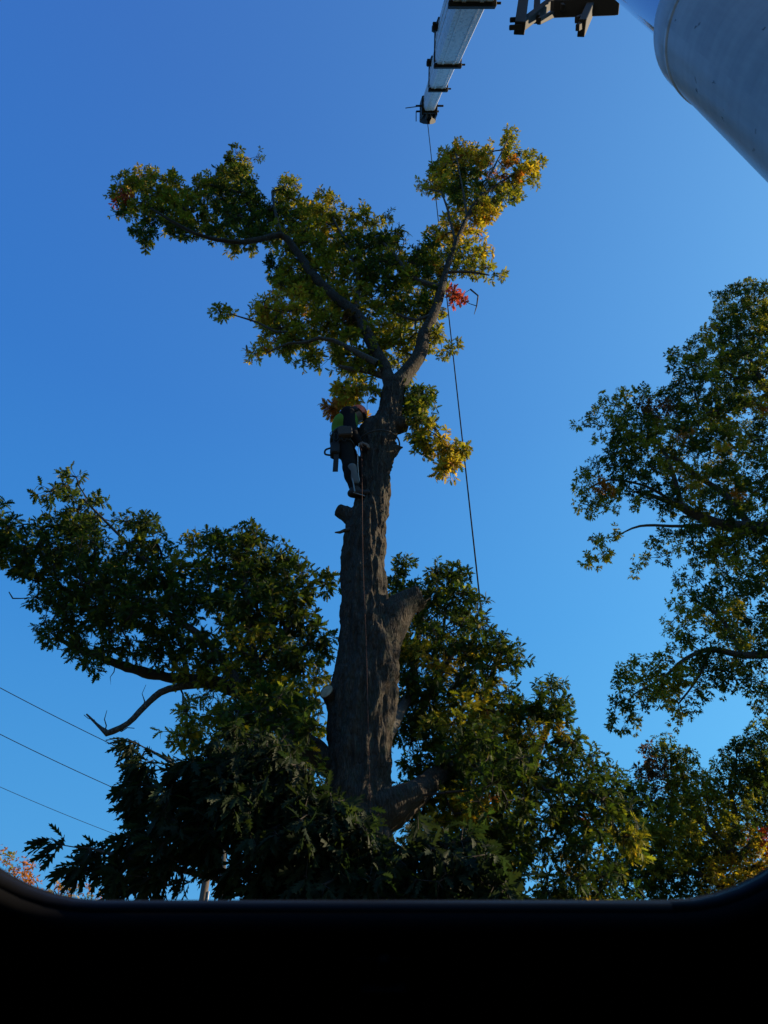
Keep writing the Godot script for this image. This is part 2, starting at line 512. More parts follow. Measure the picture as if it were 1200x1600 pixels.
# a bough of foliage: outline on the upright plane z = -(d0 + slope * x), depth along `through`
# look: spacing, margin, thick, reach (clump radius), shoots, leaves, keep, droop, mix (weights of hues 0..5), holes [x, y, r]
func bough(t: Tree3, outline: Array, k: float, d0: float, slope: float, through: Vector3, look: Dictionary) -> void:
	var poly := PackedVector2Array()
	var lo := Vector2.INF
	var hi := -Vector2.INF
	for i in outline.size() / 2:
		var q := Vector2(outline[i * 2], outline[i * 2 + 1] * k)
		poly.append(q)
		lo = lo.min(q)
		hi = hi.max(q)
	var rng := t.rng
	var spacing: float = look.spacing
	var margin: float = look.get("margin", 0.12)
	var thick: float = look.get("thick", 0.8)
	var keep: float = look.get("keep", 1.0)
	var gap := FastNoiseLite.new()
	gap.seed = 31
	gap.frequency = look.get("gap_size", 0.9)
	var clumps: Array = []
	var kinds: Array = []
	var mixw: Array = look.get("mix", [0.7, 0.2, 0.05, 0.02, 0.0, 0.03])
	var tone := FastNoiseLite.new()
	tone.seed = 7 + int(d0 * 10)
	tone.frequency = 0.55
	var tries := int((hi.x - lo.x) * (hi.y - lo.y) / (spacing * spacing) * 5.0)
	var grid := {}
	for i in tries:
		var q := Vector2(rng.randf_range(lo.x, hi.x), rng.randf_range(lo.y, hi.y))
		if not Geometry2D.is_point_in_polygon(q, poly):
			continue
		var ed := edge_distance(q, poly)
		if ed < margin * rng.randf_range(0.6, 1.3):
			continue
		var bad := false
		for h in look.get("holes", []):
			if Vector2(h[0], h[1] * k).distance_to(q) < h[2]:
				bad = true
		if bad or (ed > margin * 1.6 and gap.get_noise_2d(q.x, q.y) > keep):
			continue
		var w := minf(thick, 0.15 + ed * 0.9) * rng.randf_range(-1.0, 1.0)
		var cell := Vector3i(int(floor(q.x / spacing)), int(floor(q.y / spacing)), int(floor(w / (spacing * 1.6))))
		var close := false
		for dx in [-1, 0, 1]:
			for dy in [-1, 0, 1]:
				var cc := cell + Vector3i(dx, dy, 0)
				if grid.has(cc):
					for o in grid[cc]:
						if q.distance_to(o) < spacing * 0.8:
							close = true
		if close:
			continue
		if not grid.has(cell):
			grid[cell] = []
		grid[cell].append(q)
		var flatp := Vector3(q.x, q.y / k, -(d0 + slope * q.x))
		clumps.append(flatp + through * w)
		var kind := -1
		for s in t.spots:
			if s[0].distance_to(flatp) < s[1] * rng.randf_range(0.75, 1.25):
				kind = s[2]
		if kind < 0:
			var roll := clampf(0.5 + 0.62 * tone.get_noise_2d(q.x, q.y) + rng.randf_range(-0.22, 0.22), 0.0, 0.999)
			var acc := 0.0
			kind = 0
			for c in mixw.size():
				acc += mixw[c]
				if roll < acc:
					kind = c
					break
		kinds.append(kind)
	# twigs: every clump grows from the nearest wood
	var n := clumps.size()
	var near := PackedFloat32Array()
	var from: Array = []
	var parent := PackedInt32Array()
	near.resize(n)
	parent.resize(n)
	for i in n:
		var best := 1e9
		var bp := clumps[i] as Vector3
		for q in t.nodes:
			var d: float = q.distance_squared_to(clumps[i])
			if d < best:
				best = d
				bp = q
		near[i] = best
		parent[i] = -1
		from.append(bp)
	var order: Array = []
	var open := PackedByteArray()
	open.resize(n)
	for step in n:
		var pick := -1
		var best := 1e9
		for i in n:
			if open[i] == 0 and near[i] < best:
				best = near[i]
				pick = i
		if pick < 0:
			break
		open[pick] = 1
		order.append(pick)
		for i in n:
			if open[i] == 0:
				var d: float = clumps[i].distance_squared_to(clumps[pick]) * 1.15
				if d < near[i]:
					near[i] = d
					from[i] = clumps[pick]
					parent[i] = pick
	var burden := PackedFloat32Array()
	burden.resize(n)
	burden.fill(1.0)
	for i in range(order.size() - 1, -1, -1):
		if parent[order[i]] >= 0:
			burden[parent[order[i]]] += burden[order[i]]
	var reach: float = look.get("reach", 0.22)
	var shoots: int = look.get("shoots", 5)
	var leaves: int = look.get("leaves", 6)
	var droop: float = look.get("droop", 0.15)
	var lean: Vector3 = look.get("lean", Vector3.ZERO)
	var slim: float = look.get("slim", 0.85)
	for i in n:
		var a: Vector3 = from[i]
		var c: Vector3 = clumps[i]
		var r := 0.0045 * pow(burden[i], 0.42)
		var mid := a.lerp(c, 0.5) + Vector3(rng.randf_range(-1, 1), rng.randf_range(-0.6, 1), rng.randf_range(-1, 1)) * a.distance_to(c) * 0.12
		if a.distance_to(c) < 3.5:
			stick(t.twigs, a, mid, r * 1.15, r, 4)
			stick(t.twigs, mid, c, r, r * 0.8, 4)
		var out := (c - a).normalized()
		var vigour := rng.randf_range(0.72, 1.22)
		for s in int(shoots * rng.randf_range(0.65, 1.35)):
			var v := Vector3(rng.randfn(), rng.randfn(), rng.randfn()).normalized()
			var tip := c + (v * 0.9 + out * 0.35) * reach * pow(rng.randf(), 0.4)
			var dir := (tip - c).normalized()
			if look.get("shoot_twigs", true):
				stick(t.twigs, c, tip, 0.004, 0.0025, 3)
			var spray := maxi(3, int(leaves * rng.randf_range(0.6, 1.4)))
			for l in spray:
				var az := TAU * (l + rng.randf()) / spray
				var u := dir.cross(Vector3(0.2, 0.9, 0.37)).normalized()
				var w := dir.cross(u)
				var ld := (dir * rng.randf_range(0.1, 0.9) + (u * cos(az) + w * sin(az)) * 0.85 + Vector3.DOWN * droop * rng.randf_range(0.3, 1.8) + lean * rng.randf_range(0.5, 1.3)).normalized()
				var nrm := (Vector3.UP * 0.9 + Vector3(rng.randfn(), rng.randfn(), rng.randfn()) * 0.55)
				nrm = (nrm - ld * nrm.dot(ld)).normalized()
				var sz := t.leaf_size * vigour * (0.5 + 0.75 * sqrt(rng.randf()))
				var b := Basis(ld.cross(nrm) * sz * slim * rng.randf_range(0.75, 1.15), ld * sz, nrm * sz)
				t.leaf_at.append(Transform3D(b, tip - dir * rng.randf_range(0.0, 0.06)))
				var kd: int = kinds[i]
				if kd < 5 and rng.randf() < 0.12:
					kd = mini(kd + 1, 3) if rng.randf() < 0.6 else 0
				t.leaf_kind.append(kd)

var leaf_fine: ArrayMesh
var leaf_coarse: ArrayMesh
var tinted := {}

func finish_tree(t: Tree3, fine: bool, singles := 0, eye := Vector3.ZERO) -> void:
	var tw := part(t.node, "twigs", done(t.twigs), M.twig)
	tw.set_meta("kind", "stuff")
	var n := t.leaf_at.size()
	var alone := {}
	if singles > 0:
		var byd: Array = []
		for i in n:
			byd.append([t.leaf_at[i].origin.distance_squared_to(eye), i])
		byd.sort_custom(func(a, b): return a[0] < b[0])
		for i in mini(singles, n):
			alone[byd[i][1]] = true
		for i in alone:
			var key: int = t.leaf_kind[i] * 3 + i % 3
			if not tinted.has(key):
				tinted[key] = leaf_mesh(true, hue(t.leaf_kind[i], t.rng))
			var o := MeshInstance3D.new()
			o.name = "leaf"
			o.mesh = tinted[key]
			o.material_override = M.leaf
			t.node.add_child(o, true)
			var x := t.leaf_at[i]
			x.origin -= t.node.position
			o.transform = x
	var mm := MultiMesh.new()
	mm.transform_format = MultiMesh.TRANSFORM_3D
	mm.use_colors = true
	mm.mesh = leaf_fine if fine else leaf_coarse
	mm.instance_count = n - alone.size()
	var k := 0
	for i in n:
		if alone.has(i):
			continue
		mm.set_instance_transform(k, t.leaf_at[i])
		mm.set_instance_color(k, hue(t.leaf_kind[i], t.rng))
		k += 1
	var o := MultiMeshInstance3D.new()
	o.name = "foliage"
	o.multimesh = mm
	o.material_override = M.leaf
	t.node.add_child(o, true)
	o.position = -t.node.position
	o.set_meta("kind", "stuff")
	print(t.node.name, " leaves ", n)

# ------------------------------------------------------------------ sky
const SUN_AZ := 78.0     # degrees to the right of straight ahead (-Z)
const SUN_EL := 24.0

func sun_dir() -> Vector3:
	var a := deg_to_rad(SUN_AZ)
	var e := deg_to_rad(SUN_EL)
	return Vector3(sin(a) * cos(e), sin(e), -cos(a) * cos(e))

func sky_image() -> ImageTexture:
	# clear autumn air: deep blue overhead, paler towards the horizon, a soft brightening towards the sun
	var keys := [[0.0, Vector3(0.26, 0.5, 0.79)], [10.0, Vector3(0.128, 0.42, 0.795)], [20.0, Vector3(0.072, 0.345, 0.775)], [35.0, Vector3(0.039, 0.244, 0.7)], [50.0, Vector3(0.03, 0.174, 0.61)], [70.0, Vector3(0.03, 0.129, 0.525)], [90.0, Vector3(0.03, 0.108, 0.475)]]
	var w := 512
	var h := 256
	var im := Image.create(w, h, false, Image.FORMAT_RGBF)
	var s := sun_dir()
	for y in h:
		var el := 90.0 - (y + 0.5) / h * 180.0
		var c: Vector3 = keys[0][1]
		for i in keys.size() - 1:
			if el >= keys[i][0]:
				c = keys[i][1].lerp(keys[i + 1][1], clampf((el - keys[i][0]) / (keys[i + 1][0] - keys[i][0]), 0, 1))
		for x in w:
			var az := (x + 0.5) / w * TAU
			var d := Vector3(sin(az) * cos(deg_to_rad(el)), sin(deg_to_rad(el)), -cos(az) * cos(deg_to_rad(el)))
			var g := rad_to_deg(acos(clampf(d.dot(s), -1, 1)))
			var wide := exp(-g * g / (2.0 * 42.0 * 42.0))
			var glow := exp(-g * g / (2.0 * 20.0 * 20.0))
			var v := c * (0.88 + 0.4 * wide) + Vector3(0.09, 0.24, 0.12) * wide + Vector3(0.22, 0.2, 0.14) * glow
			if el < 0.0:
				v = Vector3(0.12, 0.12, 0.1)
			im.set_pixel(x, y, Color(v.x, v.y, v.z))
	return ImageTexture.create_from_image(im)

# ------------------------------------------------------------------ scene
const EYE := Vector3(0, 2.7, 0)

func _ready() -> void:
	var cam := Camera3D.new()
	cam.name = "camera"
	add_child(cam)
	cam.position = EYE
	cam.rotation_degrees = Vector3(44.5, 0, 0)
	cam.fov = 66.98
	cam.near = 0.03
	cam.far = 900.0
	cam.current = true
	var lens := CameraAttributesPhysical.new()      # 3 mm opening of a phone lens, focused on the tree
	lens.frustum_focal_length = 18.13
	lens.exposure_aperture = 6.0
	lens.frustum_focus_distance = 11.0
	lens.frustum_near = 0.03
	lens.frustum_far = 900.0
	cam.attributes = lens
	var env := Environment.new()
	var sky := Sky.new()
	var pano := PanoramaSkyMaterial.new()
	pano.panorama = sky_image()
	pano.energy_multiplier = 1.03 / 1.85
	sky.sky_material = pano
	env.background_mode = Environment.BG_SKY
	env.sky = sky
	env.tonemap_mode = Environment.TONE_MAPPER_LINEAR
	env.tonemap_exposure = 1.85
	env.sdfgi_enabled = true
	env.ssao_enabled = true
	env.ssil_enabled = true
	var we := WorldEnvironment.new()
	we.name = "environment"
	we.environment = env
	add_child(we)
	var sun := DirectionalLight3D.new()
	sun.name = "sun"
	sun.light_energy = 1.6
	sun.light_color = Color(1.0, 0.9, 0.74)
	sun.light_angular_distance = 0.5
	sun.shadow_enabled = true
	add_child(sun)
	sun.look_at_from_position(Vector3.ZERO, -sun_dir(), Vector3.UP)

	make_materials()
	relief_noise = FastNoiseLite.new()
	relief_noise.seed = 4
	relief_noise.frequency = 0.35
	relief_noise.fractal_octaves = 3
	lump_noise = FastNoiseLite.new()
	lump_noise.seed = 12
	lump_noise.frequency = 0.9
	lump_noise.fractal_octaves = 3
	leaf_fine = leaf_mesh(true)
	leaf_coarse = leaf_mesh(false)

	build_ground()
	print("crane ", Time.get_ticks_msec())
	build_crane()
	print("main oak ", Time.get_ticks_msec())
	build_main_oak()
	print("young oak ", Time.get_ticks_msec())
	build_young_oak()
	print("far trees ", Time.get_ticks_msec())
	build_right_oaks()
	build_far_trees()
	print("pole ", Time.get_ticks_msec())
	build_pole()
	print("person ", Time.get_ticks_msec())
	build_person()
	print("end ", Time.get_ticks_msec())

func build_ground() -> void:
	var g := PlaneMesh.new()
	g.size = Vector2(900, 900)
	structure("ground", g, M.grass)
	var st := new_st()
	box(st, Vector3(0, 0.02, 3), Vector3(60, 0.03, 4.2))
	structure("road", done(st), M.asphalt)
	build_added_woodland()

# unseen wood added to block low sky light on boom and cylinder: crowns as lumps of leaf sprays, one mass
func build_added_woodland() -> void:
	var rng := RandomNumberGenerator.new()
	rng.seed = 515
	var st := new_st()
	for i in 260:
		var d := Vector3(rng.randfn(), rng.randfn(), rng.randfn()).normalized()
		var p := d * rng.randf_range(0.75, 1.05)
		var u := d.cross(Vector3(rng.randfn(), rng.randfn(), rng.randfn())).normalized()
		var w := d.cross(u)
		var k := rng.randf_range(0.1, 0.2)
		st.set_smooth_group(-1)
		for v in [p + u * k, p + w * k * 0.6, p - u * k, p + u * k, p - u * k, p - w * k * 0.6]:
			st.add_vertex(v)
	var mm := MultiMesh.new()
	mm.transform_format = MultiMesh.TRANSFORM_3D
	mm.use_colors = true
	mm.mesh = done(st)
	mm.instance_count = 420
	for i in 420:
		var a := TAU * rng.randf()
		var r := rng.randf_range(46.0, 64.0)
		var size := rng.randf_range(3.0, 4.6)
		var at := Vector3(sin(a) * r, rng.randf_range(1.5, 9.0), -cos(a) * r)
		mm.set_instance_transform(i, Transform3D(Basis.from_euler(Vector3(rng.randf() * 6.0, rng.randf() * 6.0, 0)).scaled(Vector3(size, size * 1.1, size)), at))
		mm.set_instance_color(i, hue([0, 0, 0, 1, 5, 3][rng.randi_range(0, 5)], rng))
	var o := MultiMeshInstance3D.new()
	o.name = "added_woodland"
	o.multimesh = mm
	o.material_override = M.leaf
	add_child(o)
	o.set_meta("kind", "stuff")
	o.set_meta("label", "added unseen ring of mixed autumn crowns that blocks the low sky")
	o.set_meta("category", "added_woodland")

# ------------------------------------------------------------------ crane
func build_crane() -> void:
	var base := Vector3(1.38, 0, 3.0)
	var c := thing("mobile_crane", "white telescopic crane with raised boom and dark operator cab beside it", "crane", base)
	# boom
	var el := deg_to_rad(64.8)
	var ax := Vector3(0, sin(el), -cos(el))        # towards the tip
	var up := Vector3(0, cos(el), sin(el))         # top side of the boom
	var tip := Vector3(1.378, 28.914, -8.6)
	var rx := Vector3.RIGHT
	# [from, to, half width, height], distances back from the tip
	var secs := [[1.2, 5.7, 0.18, 0.46], [5.1, 8.8, 0.225, 0.56], [8.25, 14.0, 0.275, 0.66], [13.2, 31.0, 0.35, 0.8]]
	for i in secs.size():
		var s: Array = secs[i]
		var hw: float = s[2]
		var h: float = s[3]
		var st := new_st()
		var prof := [Vector2(-hw, 0.09), Vector2(-hw + 0.05, 0.0), Vector2(hw - 0.05, 0.0), Vector2(hw, 0.09), Vector2(hw, h - 0.03), Vector2(hw - 0.03, h), Vector2(-hw + 0.03, h), Vector2(-hw, h - 0.03)]
		prism(st, prof, tip - ax * s[1] - up * 0.12, tip - ax * s[0] - up * 0.12, rx, up)
		var sec := part(c, "boom_section", done(st), M.white)
		# pressed stiffening ribs along the flanks and the underside
		for side in [-1, 1]:
			for j in 2:
				var rb := new_st()
				box(rb, tip - ax * (s[0] + s[1]) * 0.5 - up * (0.12 - h * (0.42 + 0.28 * j)) + rx * side * (hw + 0.004), Vector3(0.006, 0.02, (s[1] - s[0]) * 0.5 - 0.08), rx, up)
				part(sec, "flank_rib", done(rb), M.white, true)
			var ub := new_st()
			box(ub, tip - ax * (s[0] + s[1]) * 0.5 - up * 0.124 + rx * side * hw * 0.45, Vector3(0.012, 0.006, (s[1] - s[0]) * 0.5 - 0.05), rx, up)
			part(sec, "underside_rib", done(ub), M.white, true)
		if i > 0:
			# dark collar round the open end
			var ct := new_st()
			box(ct, tip - ax * (s[0] + 0.09) - up * 0.135, Vector3(hw + 0.025, 0.045, 0.09), rx, up, 0.012)
			for side in [-1, 1]:
				box(ct, tip - ax * (s[0] + 0.05) - up * (0.12 - h * 0.55) + rx * side * (hw + 0.012), Vector3(0.014, h * 0.47, 0.05), rx, up, 0.006)
			part(sec, "collar", done(ct), M.black_steel, true)
			var bk := new_st()
			box(bk, tip - ax * (s[0] + 0.2) - up * 0.12 + up * h + rx * (-hw - 0.04), Vector3(0.05, 0.05, 0.07), rx, up, 0.01)
			part(sec, "side_bracket", done(bk), M.black_steel, true)
			bk = new_st()
			box(bk, tip - ax * (s[0] + 0.85) - up * 0.12 + up * (h - 0.1) + rx * (-hw - 0.05), Vector3(0.06, 0.08, 0.05), rx, up, 0.01)
			rod(bk, tip - ax * (s[0] + 0.2) - up * 0.12 + up * (h - 0.06) + rx * (-hw - 0.05), tip - ax * (s[0] + 1.4) - up * 0.12 + up * (h - 0.06) + rx * (-hw - 0.02), 0.018)
			part(sec, "side_bracket", done(bk), M.black_steel, true)
			bk = new_st()
			rod(bk, tip - ax * (s[0] + 0.02) - up * 0.1 + rx * (hw + 0.03), tip - ax * (s[0] + 0.02) - up * 0.1 + rx * (hw + 0.11), 0.02)
			part(sec, "stop_pin", done(bk), M.black_steel, true)
	# boom head: two cheek plates, sheaves, pins and the block under them
	var hs := new_st()
	for side in [-1, 1]:
		box(hs, tip - ax * 0.5 + up * 0.02 + rx * side * 0.21, Vector3(0.028, 0.26, 0.8), rx, up, 0.006)
	box(hs, tip - ax * 1.2 + up * 0.06, Vector3(0.2, 0.24, 0.06), rx, up, 0.01)
	var head := part(c, "boom_head", done(hs), M.black_steel)
	for k in [[0.0, -0.11], [0.0, 0.0], [0.0, 0.11], [0.75, -0.06], [0.75, 0.06]]:
		var ss := new_st()
		var o: Vector3 = tip - ax * k[0] + rx * (k[1] - 0.028) + up * 0.02
		lathe(ss, o, rx, [Vector2(0.02, 0.0), Vector2(0.29, 0.0), Vector2(0.305, 0.008), Vector2(0.25, 0.032), Vector2(0.305, 0.056), Vector2(0.29, 0.064), Vector2(0.02, 0.064)], 28)
		part(head, "sheave", done(ss), M.grey_steel if k[0] > 0.3 else M.black_steel, true)
	for k in [[0.0, 0.36, 0.03], [0.75, 0.26, 0.025], [1.2, 0.42, 0.03]]:
		var ps := new_st()
		rod(ps, tip - ax * k[0] - rx * k[1] + up * 0.02, tip - ax * k[0] + rx * k[1] + up * 0.02, k[2])
		part(head, "pin", done(ps), M.black_steel, true)
	var bk2 := new_st()
	loft(bk2, [[[Vector2(-0.15, -0.14), Vector2(0.15, -0.14), Vector2(0.15, 0.14), Vector2(-0.15, 0.14)], tip + Vector3(0, -0.12, 0)], [[Vector2(-0.25, -0.2), Vector2(0.25, -0.2), Vector2(0.25, 0.2), Vector2(-0.25, 0.2)], tip + Vector3(0, -0.32, 0)], [[Vector2(-0.15, -0.14), Vector2(0.15, -0.14), Vector2(0.15, 0.14), Vector2(-0.15, 0.14)], tip + Vector3(0, -0.62, 0)], [[Vector2(-0.035, -0.04), Vector2(0.035, -0.04), Vector2(0.035, 0.04), Vector2(-0.035, 0.04)], tip + Vector3(0, -0.95, 0)]], rx, Vector3(0, 0, 1))
	part(head, "anti_block_weight", done(bk2), M.black_steel, true)
	for side in [-1, 1]:
		var lg := new_st()
		rod(lg, tip + rx * side * 0.2 - up * 0.1, tip + rx * side * 0.23 - up * 0.1 + Vector3(0, -0.35, 0), 0.025, 8)
		part(head, "hanger_link", done(lg), M.grey_steel, true)
	for w2 in [[tip - rx * 0.36 + up * 0.02, tip - rx * 0.39 + Vector3(0, -0.95, 0.05)], [tip - ax * 1.2 - rx * 0.4, tip - ax * 0.9 - rx * 0.72]]:
		var wh := new_st()
		rod(wh, w2[0], w2[1], 0.014, 6)
		part(head, "wire_guide", done(wh), M.black_steel, true)
	# jib stow bracket under the right flank of the boom
	var bs := new_st()
	box_between(bs, Vector3(2.297, 15.044, -2.73), Vector3(3.229, 15.181, -2.73), 0.068, 0.102)
	var jib := part(c, "jib_bracket", done(bs), M.black_steel)
	var j2 := new_st()
	box_between(j2, Vector3(1.748, 14.147, -2.73), Vector3(3.042, 17.055, -2.798), 0.048, 0.061)
	part(jib, "diagonal_brace", done(j2), M.black_steel, true)
	var j3 := new_st()
	box_between(j3, Vector3(1.706, 13.858, -2.675), Vector3(2.329, 17.756, -2.675), 0.068, 0.075)
	box_between(j3, Vector3(2.044, 14.696, -2.771), Vector3(2.584, 18.296, -2.771), 0.041, 0.055)
	part(jib, "upright", done(j3), M.black_steel, true)
	var j4 := new_st()
	box_between(j4, Vector3(1.729, 13.862, -2.662), Vector3(1.573, 13.833, -2.662), 0.022, 0.030)
	part(jib, "fork_pin", done(j4), M.black_steel, true)
	var j4b := new_st()
	box_between(j4b, Vector3(1.791, 14.224, -2.662), Vector3(1.622, 14.193, -2.662), 0.022, 0.030)
	part(jib, "fork_pin", done(j4b), M.black_steel, true)
	var j5 := new_st()
	prism(j5, [Vector2(0, 0), Vector2(0.55, -0.03), Vector2(0.49, -0.41), Vector2(0.07, -0.57), Vector2(0.03, -0.27)], Vector3(2.964, 16.226, -2.812), Vector3(3.051, 16.62, -2.894), rx, Vector3(0, 1, 0))
	part(jib, "latch_plate", done(j5), M.black_steel, true)
	var j5b := new_st()
	box_between(j5b, Vector3(2.563, 14.2, -2.757), Vector3(2.851, 15.166, -2.757), 0.048, 0.102)
	box_between(j5b, Vector3(2.542, 14.486, -2.73), Vector3(2.68, 14.646, -2.73), 0.034, 0.041)
	box_between(j5b, Vector3(2.485, 14.117, -2.73), Vector3(2.595, 14.269, -2.73), 0.027, 0.041)
	part(jib, "latch_hook", done(j5b), M.black_steel, true)
	var j6 := new_st()
	box_between(j6, Vector3(2.035, 14.423, -2.73), Vector3(2.422, 15.213, -2.798), 0.027, 0.041)
	box_between(j6, Vector3(2.378, 15.272, -2.689), Vector3(2.429, 14.926, -2.689), 0.027, 0.041)
	part(jib, "gusset", done(j6), M.black_steel, true)
	var j7 := new_st()
	box_between(j7, Vector3(2.964, 15.181, -2.73), tip - ax * 14.4 + rx * 0.3 + up * 0.2, 0.068, 0.068)
	box_between(j7, Vector3(2.354, 17.914, -2.703), tip - ax * 14.2 + rx * 0.2 - up * 0.1, 0.068, 0.068)
	part(jib, "hanger", done(j7), M.black_steel, true)
	# lift cylinder: painted barrel, chromed rod
	var cd := Vector3(0, 0.9991, -0.0425)
	var co := Vector3(1.0, 2.7, -0.48)
	var bl := new_st()
	var R := 0.216
	lathe(bl, co, cd, [Vector2(0.02, -2.3), Vector2(R, -2.3), Vector2(R, 2.48), Vector2(R + 0.001, 2.485), Vector2(R + 0.002, 2.58), Vector2(R - 0.004, 2.605), Vector2(R - 0.02, 2.62), Vector2(0.165, 2.622)], 96, true)
	var barrel := part(c, "lift_cylinder", done(bl), M.barrel)
	var twin := part(c, "lift_cylinder", barrel.mesh, M.barrel)
	twin.position += Vector3(0.78, 0, 0)
	var rd := new_st()
	lathe(rd, co, cd, [Vector2(0.02, 2.4), Vector2(0.155, 2.4), Vector2(0.155, 9.6), Vector2(0.02, 9.6)], 64)
	var prod := part(barrel, "piston_rod", done(rd), M.chrome, true)
	part(twin, "piston_rod", prod.mesh, M.chrome, true)
	var sl := new_st()
	lathe(sl, co, cd, [Vector2(0.156, 2.58), Vector2(0.172, 2.58), Vector2(0.172, 2.64), Vector2(0.156, 2.645)], 64)
	part(barrel, "rod_seal", done(sl), M.rubber, true)
	var gl := new_st()
	lathe(gl, co, cd, [Vector2(R + 0.0005, 2.44), Vector2(R + 0.004, 2.445), Vector2(R + 0.004, 2.46), Vector2(R + 0.0005, 2.465)], 96)
	part(barrel, "weld_bead", done(gl), M.white, true)
	# turret and carrier under the cab
	var tu := new_st()
	box(tu, Vector3(0.75, 1.3, 2.0), Vector3(1.5, 0.08, 3.3), Vector3.RIGHT, Vector3.UP, 0.02)
	for side in [-1, 1]:
		box(tu, Vector3(1.38 + side * 0.45, 1.75, 4.0), Vector3(0.05, 0.4, 0.8), Vector3.RIGHT, Vector3.UP, 0.02)
	part(c, "turret", done(tu), M.white)
	var ca := new_st()
	box(ca, Vector3(1.0, 0.9, 2.6), Vector3(5.2, 0.22, 1.2), Vector3.RIGHT, Vector3.UP, 0.04)
	part(c, "carrier", done(ca), M.grey_steel)
	for x in [-3.4, -2.1, 3.4, 4.7]:
		for z in [1.55, 3.65]:
			var ws := new_st()
			lathe(ws, Vector3(x, 0.55, z - 0.15), Vector3(0, 0, 1), [Vector2(0.05, 0.02), Vector2(0.28, 0.02), Vector2(0.3, 0.0), Vector2(0.5, 0.0), Vector2(0.54, 0.05), Vector2(0.54, 0.25), Vector2(0.5, 0.3), Vector2(0.3, 0.3), Vector2(0.28, 0.28), Vector2(0.05, 0.28)], 28)
			part(c, "wheel", done(ws), M.tyre)
	build_cab(c)
	# hoist cable with its ball and hook
	var hz := thing("hoist_cable", "thin dark steel hoist cable hanging plumb from the boom tip past the oak", "cable", Vector3(1.345, 2.0, -8.6))
	var cs := new_st()
	rod(cs, Vector3(1.345, 2.4, -8.6), Vector3(1.345, tip.y - 0.1, -8.6), 0.0115, 8)
	part(hz, "rope", done(cs), M.rope)
	var bb := new_st()
	lathe(bb, Vector3(1.345, 2.15, -8.6), Vector3.UP, [Vector2(0.01, -0.16), Vector2(0.1, -0.12), Vector2(0.15, 0.0), Vector2(0.12, 0.12), Vector2(0.04, 0.2), Vector2(0.02, 0.28)], 20)
	part(hz, "overhaul_ball", done(bb), M.black_steel)
	var hk := new_st()
	tube(hk, curve_of([1.345, 2.0, -8.6, 0.03, 1.345, 1.9, -8.6, 0.03, 1.42, 1.82, -8.6, 0.03, 1.4, 1.72, -8.6, 0.028, 1.32, 1.7, -8.6, 0.025, 1.26, 1.78, -8.6, 0.015], 0.02), 8)
	part(hz, "hook", done(hk), M.black_steel)

func box_between(st: SurfaceTool, a: Vector3, b: Vector3, hx: float, hy: float) -> void:
	var t := (b - a).normalized()
	var u := t.cross(Vector3(0.05, 0.3, 1.0)).normalized()
	var w := t.cross(u).normalized()
	box(st, (a + b) * 0.5, Vector3(hx, hy, a.distance_to(b) * 0.5), u, -w, 0.008)

# ------------------------------------------------------------------ operator cab with its sloping window
func rounded(hw: float, lo: float, hi: float, r: float, grow: float) -> Array:
	var out := []
	var cs := [[hw - r, lo + r, -90.0], [hw - r, hi - r, 0.0], [-hw + r, hi - r, 90.0], [-hw + r, lo + r, 180.0]]
	for c in cs:
		for i in 13:
			var a := deg_to_rad(c[2] + 90.0 * i / 12.0)
			out.append(Vector2(c[0] + cos(a) * (r + grow), c[1] + sin(a) * (r + grow)))
	return out

